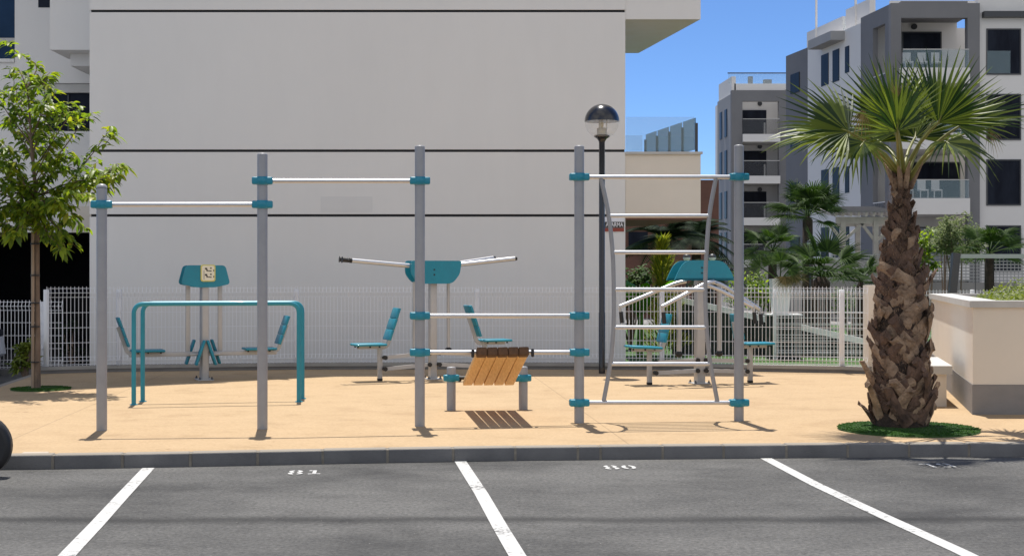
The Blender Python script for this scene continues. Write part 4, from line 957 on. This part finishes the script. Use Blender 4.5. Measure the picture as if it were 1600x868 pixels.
# long flaring stubs at the foot
for a, z, L, ln, tw in ((3.5, .10, .36, .50, .15), (3.35, .28, .36, .38, -.1), (5.6, .22, .36, .36, -.45), (4.2, .10, .36, .28, .5), (5.0, .14, .42, .24, -.6), (0.1, .18, .32, .42, .2), (4.7, .24, .38, .2, .7), (3.0, .04, .20, .55, .1), (6.1, .10, .34, .36, .3), (4.45, .06, .34, .3, -.3), (5.3, .05, .30, .3, .35)):
    boot(mb2 if rb.random() < .6 else mb1, z, a, L, .13, .085, ln, tw, .04)
boot(mb1, 1.22, -.15, .28, .12, .10, .55, .1, .04); boot(mb2, 1.45, 4.95, .36, .085, .075, .16, .05, .03); boot(mb2, .85, -.3, .34, .1, .07, .28, -.15, .03)
mb1.build('leaf_base', m_boot, palm); mb2.build('leaf_base', m_bootl, palm, 'paler broken leaf bases')
fb = MB(); fb.fix = False
for _ in range(6500):
    a = rb.uniform(0, 2 * pi); z = rb.uniform(.25, 2.4); r = rad(z) + .02; b = pb0 + Vector((cos(a) * r, sin(a) * r, z)); l_ = Vector((cos(a), sin(a), rb.uniform(-.6, .9))).normalized() * rb.uniform(.03, .085) + Vector((rb.uniform(-.03, .03), rb.uniform(-.03, .03), 0)); u_ = Vector((-sin(a), cos(a), 0)) * .0022
    fb.add([b - u_, b + u_, b + l_], [(0, 1, 2)])
fb.build('trunk_fibre', m_bootl, palm)
ctop = pb0 + Vector((.02, 0, 2.36))
def pat(x, y, dy): return at(x, y, pb0.y + dy)
# hub (x, y, depth), target tip (x, y, depth), length, facing normal, spread, droop
FR = [
 ((1326, 206, -.35), (1214, 165, -.5), .78, (.25, -.75, .6), 1.75, .18, 50),
 ((1316, 214, .1), (1222, 215, .25), .74, (.1, .2, 1), 1.9, .35, 44),
 ((1399, 190, -.5), (1392, 92, -.62), .66, (0, -1, .25), 1.25, .05, 44),
 ((1396, 200, .2), (1345, 100, .3), .78, (.2, -.9, .35), 1.5, .08, 46),
 ((1402, 205, -.75), (1400, 130, -1.0), .56, (0, -.8, .6), 1.7, .12, 40),
 ((1466, 192, -.35), (1512, 88, -.45), .74, (-.2, -.95, .3), 1.35, .06, 46),
 ((1462, 185, .35), (1470, 90, .5), .72, (-.1, -.9, .3), 1.5, .08, 44),
 ((1498, 198, -.15), (1588, 152, -.2), .72, (-.2, -.5, .85), 1.7, .16, 48),
 ((1500, 212, .3), (1580, 185, .5), .70, (-.1, .1, 1), 1.7, .3, 44),
 ((1478, 222, -.55), (1558, 262, -.9), .52, (.2, -.5, .8), 1.7, .7, 40),
 ((1350, 222, -.5), (1290, 290, -.9), .48, (-.2, -.6, .8), 1.7, .7, 38),
 ((1430, 215, .6), (1440, 120, 1.0), .68, (0, -.8, .6), 1.7, .15, 40),
 ((1375, 222, .7), (1330, 180, 1.3), .62, (0, -.2, 1), 1.8, .4, 38),
]
rf = random.Random(5)
for i, (h, tp, L, nr, spd, dr, n) in enumerate(FR):
    hub, tip = pat(*h), pat(*tp); a = ctop + Vector((rf.uniform(-.06, .06), rf.uniform(-.06, .06), -.02)); mid = a.lerp(hub, .5) + Vector((0, 0, .08)) 
    m = MB(); m.fix = False; frond(m, hub, tip - hub, Vector(nr), L, spd, int(n * .58), dr * .8, .46, rf)
    fo = m.build('frond', m_palm, palm)
    pth = [a, a.lerp(mid, .5) + Vector((0, 0, .02)), mid, mid.lerp(hub, .55) + Vector((0, 0, .01)), hub, hub + (tip - hub).normalized() * .08]
    MB().tube(pth, [.022, .019, .016, .014, .011, .005], 8).build('petiole', m_petiole, fo)
# dry and withered strips hanging in the crown
for hx, hy, hd, tx, ty, L in ((1403, 152, -.7, 1397, 120, .2), (1350, 170, -.3, 1330, 240, .3), (1545, 200, -.2, 1560, 240, .25)):
    m = MB(); m.fix = False; frond(m, pat(hx, hy, hd), pat(tx, ty, hd) - pat(hx, hy, hd), Vector((0, -.7, .7)), L, .7, 9, .4, .3, rf); m.build('dry_frond', m_palmdry, palm)
# split young leaf sheaths round the growing tip
m = MB()
for k_ in range(9):
    a = k_ * 2.4; o_ = ctop + Vector((cos(a) * .07, sin(a) * .07, -.08)); m.tube([o_, o_ + Vector((cos(a) * .06, sin(a) * .06, .14)), o_ + Vector((cos(a) * .12, sin(a) * .12, .24))], [.03, .025, .006], 6)
m.build('leaf_sheath', m_bootl, palm)

# ================================================================ YOUNG STREET TREE
tb0 = gp(58, 608); rt = random.Random(21)
tree = thing('young_tree', tb0, 'slim young broadleaf tree with glossy yellow green leaves on the left', 'tree')
def tp_(x, y, dy): return at(x, y, tb0.y + dy)
trunk = MB(); stem = [tb0 + Vector((0, 0, 0)), tp_(59, 520, 0), tp_(58, 440, .02), tp_(58, 365, .0), tp_(56, 300, .03), tp_(50, 235, .0), tp_(46, 170, 0), tp_(40, 120, 0)]
trunk.tube(stem, [.045, .034, .031, .03, .026, .02, .014, .006], 12)
lv, lv2 = MB(), MB(); lv.fix = lv2.fix = False
def leaf(m, p, d_, L, W, rr):
    d_ = d_.normalized(); side_ = d_.cross(Vector((rr.uniform(-.5, .5), rr.uniform(-.5, .5), 1))).normalized(); nn = side_.cross(d_).normalized()
    vs = []; ts = (0, .22, .5, .78, 1.0); ws = (.05, .75, 1, .62, .02)
    for t_, w in zip(ts, ws):
        c_ = p + d_ * (L * t_) - Vector((0, 0, 1)) * (L * .35 * t_ * t_); vs += [c_ - side_ * W / 2 * w + nn * W * .14 * w, c_, c_ + side_ * W / 2 * w + nn * W * .14 * w]
    fs = []
    for k_ in range(4): b = k_ * 3; fs += [(b, b + 1, b + 4, b + 3), (b + 1, b + 2, b + 5, b + 4)]
    m.add(vs, fs, True)
targets = []
for x_, y_ in ((22, 92), (52, 96), (10, 130), (95, 150), (120, 150), (150, 165), (175, 190), (188, 240), (165, 255), (188, 262), (150, 300), (175, 275), (120, 330), (95, 300), (140, 345), (70, 250), (85, 200), (60, 150), (20, 180), (-20, 120), (-60, 160), (-40, 220), (-80, 240), (-30, 290), (-10, 330), (20, 360), (70, 365), (95, 372), (5, 250), (35, 290), (-60, 330), (40, 200), (110, 230), (130, 270), (20, 320), (60, 330), (0, 210), (-50, 270), (30, 130), (100, 350), (75, 105), (-10, 370)):
    targets.append((x_, y_, rt.uniform(-.75, .75)))
def limb(s0, e_, r, dens):
    mid = s0.lerp(e_, .5) + Vector((rt.uniform(-.07, .07), rt.uniform(-.07, .07), rt.uniform(-.08, .10)))
    pth = [s0, s0.lerp(mid, .5) + Vector((0, 0, rt.uniform(-.02, .03))), mid, mid.lerp(e_, .5) + Vector((rt.uniform(-.02, .02), 0, rt.uniform(0, .05))), e_]
    trunk.tube(pth, [r, r * .85, r * .65, r * .4, .002], 6, cap=False)
    segs = int(dens * (.35 + (e_ - s0).length)); dr_ = (e_ - s0).normalized()
    for q in range(segs):
        t_ = min(1, .2 + .82 * (q + rt.random()) / segs); f_ = t_ * 4; i_ = min(int(f_), 3); p = pth[i_].lerp(pth[i_ + 1], f_ - i_)
        for _ in range(2 if t_ < .85 else 3):
            a = rt.uniform(0, 2 * pi); d_ = dr_ * .45 + Vector((cos(a), sin(a), rt.uniform(-1.1, .25))) * .9
            leaf(lv2 if rt.random() < (.26 if t_ > .75 else .07) else lv, p + Vector((cos(a), sin(a), 0)) * rt.uniform(.0, .05), d_, rt.uniform(.075, .15), rt.uniform(.042, .07), rt)
    return pth
for x_, y_, dy in targets:
    e_ = tp_(x_ + rt.uniform(-6, 6), y_ + 12 + rt.uniform(-6, 6), dy)
    zs_ = min(max(e_.z - .30 - .95 * abs(x_ - 55) / 130, 2.1 + .5 * rt.random()), 4.0)
    for a, b in zip(stem, stem[1:]):
        if a.z <= zs_ <= b.z: s0 = a.lerp(b, (zs_ - a.z) / (b.z - a.z))
    pth = limb(s0, e_, .012, 16)
    for k_ in range(2):
        o0 = pth[rt.choice((1, 2, 3))]; e2 = o0 + ((e_ - s0).normalized() * .6 + Vector((rt.uniform(-1, 1), rt.uniform(-1, 1), rt.uniform(-.45, .55)))).normalized() * rt.uniform(.25, .5)
        limb(o0, e2, .006, 13)
trunk.build('trunk', m_trunk, tree); lv.build('foliage', m_leaf, tree); lv2.build('foliage', m_leafy, tree, 'yellow young leaves')
sp_ = tb0 + Vector((-.045, -.03, 0)); stk = thing('tree_stake', sp_, 'thin wooden stake strapped to the young tree trunk', 'stake')
MB().tube([sp_, sp_ + Vector((.0, 0, 2.0))], .021, 10).build('stake', mat('stake_wood', (.34, .26, .19), .9, scale=12, col2=(.24, .18, .13), stretch=(1, 1, .2)), stk)
m = MB()
for z in (.35, .8, 1.1, 1.45, 1.85): m.lathe([(.058, -.008), (.058, .008)], sp_ + Vector((.025, .015, z)), 14)
m.build('tie', m_black, stk)

# ================================================================ BACKGROUND PLANTS
def bgpalm(name, cen, tr_h, r_tr, nf, L, label, m_, group, seed, up=.5, dark=False, shaft=True, feather=False):
    rr = random.Random(seed); base = Vector((cen.x, cen.y, .08)); t = thing(name, base, label, 'palm', group)
    if shaft: MB().lathe([(r_tr * 1.15, 0), (r_tr, .3), (r_tr * .9, cen.z - .1 - .08), (r_tr * .4, cen.z - .08)], base, 12).build('trunk', m_fibre, t)
    m = MB(); m.fix = False
    for i in range(nf):
        a = i * 2.4 + rr.uniform(-.3, .3); el = rr.uniform(-.25, 1.2) if up else rr.uniform(-.5, .9)
        d_ = Vector((cos(a) * cos(el), sin(a) * cos(el), sin(el)))
        if feather:
            n_ = 14; pth = [cen + d_ * L * t_ - Vector((0, 0, 1)) * (L * .55 * t_ * t_) for t_ in [q / n_ for q in range(n_ + 1)]]
            m.tube(pth, .012, 4, cap=False)
            lat = d_.cross(Vector((0, 0, 1))).normalized()
            for q in range(2, n_ + 1):
                for s_ in (-1, 1):
                    for h_ in (0, .5):
                        p = pth[q - 1].lerp(pth[q], h_); ll = L * .32 * sin(pi * min(1, (q / n_) * .85 + .15)) + .05; tg = (pth[q] - pth[q - 1]).normalized(); e_ = p + (lat * s_ * .8 + tg * .6 - Vector((0, 0, .25))).normalized() * ll; u_ = tg * .022
                        m.add([p - u_, p + u_, e_], [(0, 1, 2)])
        else:
            hub = cen + d_ * L * .55; m.tube([cen, hub], .012, 5, cap=False)
            nr = Vector((-d_.x * d_.z, -d_.y * d_.z, 1.2 - d_.z)) + Vector((rr.uniform(-.3, .3), -.3 + rr.uniform(-.3, .3), 0)); frond(m, hub, d_ + Vector((0, 0, -.1)), nr, L * rr.uniform(.55, .72), 1.75, 26, rr.uniform(.25, .7), .4, rr)
    m.build('crown', m_, t); return t
G = 'fan palms in the garden behind'
bgpalm('fan_palm', at(1262, 338, 40), 2, .16, 26, 1.15, 'tallest garden fan palm, in front of the far apartment blocks', m_farpalm, G, 1)
bgpalm('fan_palm', at(1207, 392, 36), 1.4, .12, 16, .85, 'small garden fan palm left of the tallest one, before the dark balconies', m_farpalm, G, 2)
bgpalm('fan_palm', at(1283, 432, 26.6), 1.2, .19, 20, .92, 'broad low fan palm rising right behind the white mesh fence', m_farpalm, G, 3)
bgpalm('fan_palm', at(1345, 440, 28), 1, .1, 12, .6, 'little fan palm just left of the big palm trunk', m_farpalm, G, 4)
bgpalm('fan_palm', at(1546, 395, 30), 1.6, .11, 16, .80, 'short fan palm above the planter beyond the handrail', m_farpalm, G, 5)
G2 = 'dark feather palms under the terrace'
bgpalm('feather_palm', at(1040, 372, 33), 2, .13, 24, 1.35, 'dark feather palm in shadow behind the golden conifer', m_darkpalm, G2, 6, feather=True)
bgpalm('feather_palm', at(1088, 372, 36), 2, .13, 26, 1.35, 'dark feather palm behind the teal pull down board', m_darkpalm, G2, 7, feather=True)
bgpalm('feather_palm', at(1112, 425, 31), 1.3, .1, 22, .8, 'lowest dark feather palm beside the right rig post', m_darkpalm, G2, 8, feather=True)
# golden conifer
p = Vector((wx(1035, 26), 26, .08)); t = thing('golden_conifer', p, 'narrow golden yellow conifer behind the ladder', 'tree'); rr = random.Random(9)
MB().tube([p, p + Vector((0, 0, 2.0))], [.04, .01], 8).build('trunk', m_trunk, t); m = MB(); m.fix = False
for _ in range(2600):
    z = 2.1 * rr.random() ** .8; r = .62 * (1 - z / 2.3) ** .75 * (.35 + .75 * rr.random()) * (1 + .35 * sin(z * 9)); a = rr.uniform(0, 2 * pi); b = p + Vector((cos(a) * r * .6, sin(a) * r * .6, z + .05)); d_ = Vector((cos(a) * 1.0, sin(a) * 1.0, 1)).normalized() * rr.uniform(.08, .2); u_ = Vector((-sin(a), cos(a), 0)) * rr.uniform(.006, .016)
    m.add([b - u_, b + d_ * .6 - u_ * .8, b + d_, b + d_ * .6 + u_ * .8, b + u_], [(0, 1, 2, 3, 4)])
m.build('foliage', m_cyp, t)
# banana plant
p = Vector((wx(1000, 25.6), 25.6, .08)); t = thing('banana_plant', p, 'bright green broad leaved banana plant beside the white wall corner', 'plant'); rr = random.Random(10)
MB().tube([p, p + Vector((.02, 0, .9))], [.07, .05], 10).build('stem', m_banana, t)
for k_ in range(8):
    a = k_ * 2.4; m = MB(); m.fix = False; c_ = p + Vector((0, 0, .75)); d_ = Vector((cos(a) * .45, sin(a) * .45, 1)).normalized(); s_ = d_.cross(Vector((0, 0, 1))).normalized(); L = rr.uniform(.75, 1.0); vs = []
    for q in range(9):
        t_ = q / 8; w = .14 * sin(pi * min(1, t_ * .9 + .08)) ** .6 * (1 if q < 8 else .1); cc = c_ + d_ * L * t_ + Vector((cos(a), sin(a), -.6)) * (L * .35 * t_ ** 2.4); vs += [cc - s_ * w + Vector((0, 0, -.03)), cc, cc + s_ * w + Vector((0, 0, -.03))]
    m.add(vs, [f for q in range(8) for f in ((q * 3, q * 3 + 1, q * 3 + 4, q * 3 + 3), (q * 3 + 1, q * 3 + 2, q * 3 + 5, q * 3 + 4))], True); m.build('leaf', m_banana, t)
def shrub(name, cen, rx, rz, n, size, m_, label, seed, trunk_=True, group=None, cat='shrub', base=.08):
    rr = random.Random(seed); t = thing(name, Vector((cen.x, cen.y, base)), label, cat, group)
    tk = MB()
    cl = [(cen + Vector((rr.uniform(-1, 1) * rx * .75, rr.uniform(-1, 1) * rx * .75, rr.uniform(-.8, .9) * rz)), rr.uniform(.25, .5) * rx) for _ in range(14)]
    for c_, _ in cl[:7]: tk.tube([Vector((cen.x, cen.y, base)), Vector((cen.x, cen.y, base)).lerp(c_, .5) + Vector((0, 0, .05)), c_], [.03, .02, .006], 6)
    tk.build('stem', m_trunk, t); m = MB(); m.fix = False
    def fn_():
        c_, r = rr.choice(cl); v = Vector((rr.gauss(0, 1), rr.gauss(0, 1), rr.gauss(0, 1))).normalized() * r * rr.random() ** .4; return c_ + v, 1
    leafcloud(m, n, fn_, size, .9, .1, rr); m.build('foliage', m_, t); return t
shrub('olive_shrub', at(1500, 372, 38), .75, .5, 1800, .13, m_olive, 'grey green olive shrub between big palm and short palm', 31, group='shrubs beyond the planter')
shrub('leafy_shrub', at(1445, 392, 26), .2, .42, 380, .13, m_leaf, 'bright green leafy shrub peeking out right of the palm trunk', 32, group='shrubs beyond the planter')
shrub('flowering_shrub', at(1475, 372, 44), .55, .45, 1200, .14, m_olive, 'dull olive shrub partly hidden behind the leafy shrub', 33, group='shrubs beyond the planter')
shrub('small_shrub', at(40, 560, 20.6), .17, .27, 420, .11, m_cover, 'small pale green shrub left of the young tree trunk', 34, base=.02)
shrub('garden_shrub', at(985, 450, 28), .4, .5, 900, .12, m_farpalm, 'dark green shrub at the wall corner behind the fence', 35)
shrub('shaded_shrub', at(112, 535, 24.6), .25, .35, 350, .1, m_darkpalm, 'dark shrub in the shaded opening behind the left fence', 36, base=.0)
for k_, (x_, y_, Y_, s_) in enumerate(((1075, 520, 28.5, .5), (1130, 515, 28.2, .55), (1330, 470, 29, .45), (1180, 455, 30, .6))):
    shrub('garden_shrub', at(x_, y_, Y_), s_, s_ * .6, 700, .12, (m_farpalm, m_leaf)[k_ % 2], ('rounded green garden shrub behind the left ladder rail', 'garden shrub behind the pull down machine post', 'garden shrub left of the big palm trunk', 'garden shrub under the white pot palm')[k_], 40 + k_, group='garden shrubs')
# white pot with a drooping palm
p = at(1219, 490, 24.9); pz = p.z
pd = thing('pot_stand', (p.x, p.y, .08), 'white garden pedestal under the tall white pot', 'pedestal'); MB().span((p.x - .22, p.y - .15, .07), (p.x + .34, p.y + .25, pz - .03)).build('pedestal', m_slopew, pd); MB().span((p.x - .24, p.y - .18, pz - .028), (p.x + .36, p.y + .28, pz)).build('pedestal_top', m_pot, pd)
t = thing('plant_pot', p, 'tall white square pot on the pedestal behind the fence', 'plant pot'); MB().prism([(p.x - .13, p.y - .13, pz), (p.x + .13, p.y - .13, pz), (p.x + .13, p.y + .13, pz), (p.x - .13, p.y + .13, pz)], (0, 0, .02)).build('foot', m_pot, t)
m = MB(); a_, b_ = .13, .17
m.add([(p.x + sx_ * a_, p.y + sy_ * a_, pz + .02) for sx_, sy_ in ((-1, -1), (1, -1), (1, 1), (-1, 1))] + [(p.x + sx_ * b_, p.y + sy_ * b_, pz + .62) for sx_, sy_ in ((-1, -1), (1, -1), (1, 1), (-1, 1))], [(0, 3, 2, 1), (4, 5, 6, 7), (0, 1, 5, 4), (1, 2, 6, 5), (2, 3, 7, 6), (3, 0, 4, 7)]); m.build('pot_body', m_pot, t)
c_ = p + Vector((0, 0, .68)); t = thing('potted_palm', c_, 'drooping fan palm planted in the tall white pot', 'palm'); m = MB(); m.fix = False; m2 = MB(); m2.fix = False
for h, tt, L, mm_ in (((-.35, 0, .15), (-1, 0, .25), .42, m), ((.0, -.1, .25), (-.2, -.2, 1), .36, m), ((.15, -.1, .12), (.5, -.3, -.3), .36, m), ((.05, -.2, -.02), (.0, -.35, -1), .36, m2), ((.2, -.15, 0), (.7, -.3, -.7), .32, m2), ((-.15, .1, .2), (-.6, .4, .6), .4, m)):
    hub = c_ + Vector(h); mm_.tube([c_ - Vector((0, 0, .1)), hub], .012, 5); frond(mm_, hub, Vector(tt), Vector((.1, -.8, .5)), L, 1.5, 26, .25, .4, rf)
m.build('crown', m_farpalm, t); m2.build('dry_frond', m_palmdry, t)

# pergola
YP = 46
pg = thing('pergola', (cx(1350, YP), YP, 0), 'pale timber pergola with a slatted roof left of the big palm', 'pergola')
def pp(x, y, dy=0): return at(x, y, YP + dy)
for x_, dy in ((1317, 0), (1368, 0), (1340, 2.6), (1398, 2.6)):
    a = pp(x_, 345, dy); MB().bar((a.x, a.y, .05), (a.x, a.y, a.z), .16).build('post', m_pergola, pg)
zr = pp(0, 344).z
for dy in (0, 2.6): MB().bar((pp(1306, 0, dy).x, YP + dy, zr), (pp(1410, 0, dy).x, YP + dy, zr), .1, .22).build('beam', m_pergola, pg)
m = MB()
for x_ in (1306, 1318, 1330, 1342, 1354, 1366, 1378, 1390, 1402):
    a = pp(x_, 0, -.4); m.bar((a.x, YP - .4, zr + .18), (a.x, YP + 3.0, zr + .5), .06, .14)
m.build('rafter', m_pergola, pg)
m = MB()
for k_ in range(8): yy = YP - .4 + k_ * .48; zz = zr + .26 + .32 * k_ / 7; m.bar((pp(1303, 0).x, yy, zz), (pp(1406, 0).x, yy, zz), .1, .03)
m.build('roof_slat', m_grey, pg)
m = MB()
for x_ in (1317, 1368): a = pp(x_, 0); m.bar((a.x, YP, zr - .7), (a.x + .7, YP, zr - .05), .09); m.bar((a.x, YP, zr - .7), (a.x - .5, YP, zr - .05), .09)
m.build('brace', m_pergola, pg)
# handrail beyond the planter
a, b = at(1492, 400, 23.5), at(1700, 400, 23.5)
hr = thing('handrail', (a.x, a.y, .1), 'pale green handrail on a dark leaning post beyond the planter', 'railing')
MB().bar(a, b, .09, .07).build('rail', mat('rail_green', (.30, .36, .34), .5), hr); q = at(1487, 452, 23.5); MB().bar((q.x - .1, q.y, .1), (a.x + .02, a.y, a.z + .05), .12).build('post', m_metal, hr); MB().bar((b.x, b.y, .1), (b.x, b.y, b.z), .12).build('post', m_metal, hr)
m = MB()
for x_ in (1524, 1610, 1660): q = at(x_, 402, 23.5); m.bar((q.x, q.y, .1), (q.x, q.y, q.z), .012)
m.build('rod', m_metal, hr)
# small globe garden lamps
for x_, y_, Y_, lb_ in ((1073, 402, 30, 'small globe garden lamp above the left end of the teal board'), (1113, 402, 30, 'small globe garden lamp above the right end of the teal board'), (1266, 379, 34, 'small globe garden lamp between the fan palms')):
    p = at(x_, y_, Y_); t = thing('garden_lamp', (p.x, p.y, .08), lb_, 'garden lamp', 'small globe garden lamps')
    MB().tube([(p.x, p.y, .08), (p.x, p.y, p.z - .06)], .02, 8).build('pole', m_metal, t)
    MB().lathe([(.001, -.08), (.05, -.07), (.075, -.03), (.08, 0)], p, 16).build('globe', m_pot, t); MB().lathe([(.083, .0), (.075, .035), (.04, .07), (.001, .08)], p, 16).build('hood', m_metal, t)

# ================================================================ PAVEMENT COVER, CAR, SCOOTER
c_ = gp(48, 709); cv = thing('access_cover', c_, 'pale rectangular access cover set in the pavement by the kerb', 'cover')
MB().prism([gp(24, 712) + Vector((0, 0, .004)), gp(72, 711.5) + Vector((0, 0, .004)), gp(77, 705.5) + Vector((0, 0, .004)), gp(38, 706) + Vector((0, 0, .004))], (0, 0, -.02)).build('lid', m_cover2, cv)
# silver car whose nose just enters the frame
cb = Vector((-9.73, 21.1, 0)); car = thing('parked_car', cb, 'silver car nose at the left edge behind the small shrub', 'car')
side_p = [(-2.05, .28), (-2.1, .62), (-1.95, .95), (-1.5, 1.38), (-.3, 1.42), (.35, 1.22), (.85, .88), (1.55, .76), (1.82, .62), (1.86, .34), (1.75, .26)]
m = MB(); P_ = [Vector((cb.x + x_, cb.y - .8, z_)) for x_, z_ in side_p]; m.prism(P_, (0, 1.6, 0)); m.build('body', m_silver, car)
m = MB(); P_ = [Vector((cb.x + x_, cb.y - .806, z_)) for x_, z_ in ((-1.7, .92), (-1.4, 1.3), (-.3, 1.34), (.28, 1.16), (.66, .9))]; m.prism(P_, (0, 1.612, 0)); m.build('window', m_win, car)
for x_ in (-1.3, 1.15):
    for yy in (-.82, .62):
        wl = MB(); wl.tube([(cb.x + x_, cb.y + yy, .31), (cb.x + x_, cb.y + yy + .2, .31)], .31, 24); wo = wl.build('wheel', m_black, car); MB().tube([(cb.x + x_, cb.y + yy - .005, .31), (cb.x + x_, cb.y + yy + .02, .31)], .19, 18).build('rim', m_steel, wo)
for yy in (-.62, .62): MB().rbox((cb.x + 1.74, cb.y + yy, .66), (.2, .34, .12), b=.04).build('headlight', m_win, car)
# black scooter whose rear wheel just enters the frame
w0 = rp(-32, 745); sc = thing('scooter', w0, 'black scooter wheel at the lower left edge on the asphalt', 'scooter')
Mw = Matrix.Translation(Vector((w0.x, w0.y, .0))) @ RZ(R(4))
m = MB(Mw); rw = .24
prof_ = []
m.tube([(0, -.055, rw), (0, -.045, rw), (0, .045, rw), (0, .055, rw)], [rw - .035, rw, rw, rw - .035], 36); wo = m.build('wheel', m_black, sc); MB(Mw).tube([(0, -.062, rw), (0, .062, rw)], .10, 20).build('rim', m_metal, wo)
m = MB(Mw); m.rbox((-.16, 0, .47), (.42, .16, .16), Matrix.Rotation(R(-18), 3, 'Y'), b=.07, seg=3); m.rbox((-.55, 0, .5), (.6, .22, .28), b=.1, seg=3); m.build('body', m_scoot, sc)
MB(Mw).rbox((-.55, 0, .70), (.62, .24, .10), b=.05, seg=3).build('saddle', m_black, sc)
MB(Mw).rbox((.085, 0, .455), (.09, .16, .018), Matrix.Rotation(R(18), 3, 'Y'), b=.008).build('mudguard', m_scoot, sc)
MB(Mw).tube([(.03, -.075, .42), (.045, -.075, .33), (.03, -.075, .24)], .012, 8).build('shock_absorber', m_chrome, sc)
m = MB(Mw); m.rbox((-1.0, 0, .28), (.5, .3, .05), b=.02); m.rbox((-1.28, 0, .62), (.08, .36, .75), Matrix.Rotation(R(-15), 3, 'Y'), b=.035); m.build('leg_shield', m_scoot, sc)
m = MB(Mw); m.tube([(-1.4, -.33, 1.02), (-1.42, 0, 1.0), (-1.4, .33, 1.02)], .016, 8); m.build('handlebar', m_black, sc)
m = MB(Mw); m.tube([(-1.52, -.05, .22), (-1.52, .05, .22)], .22, 30); m.build('wheel', m_black, sc)
for o in list(bpy.data.objects):
    if o.type == 'EMPTY' and not o.children: bpy.data.objects.remove(o)
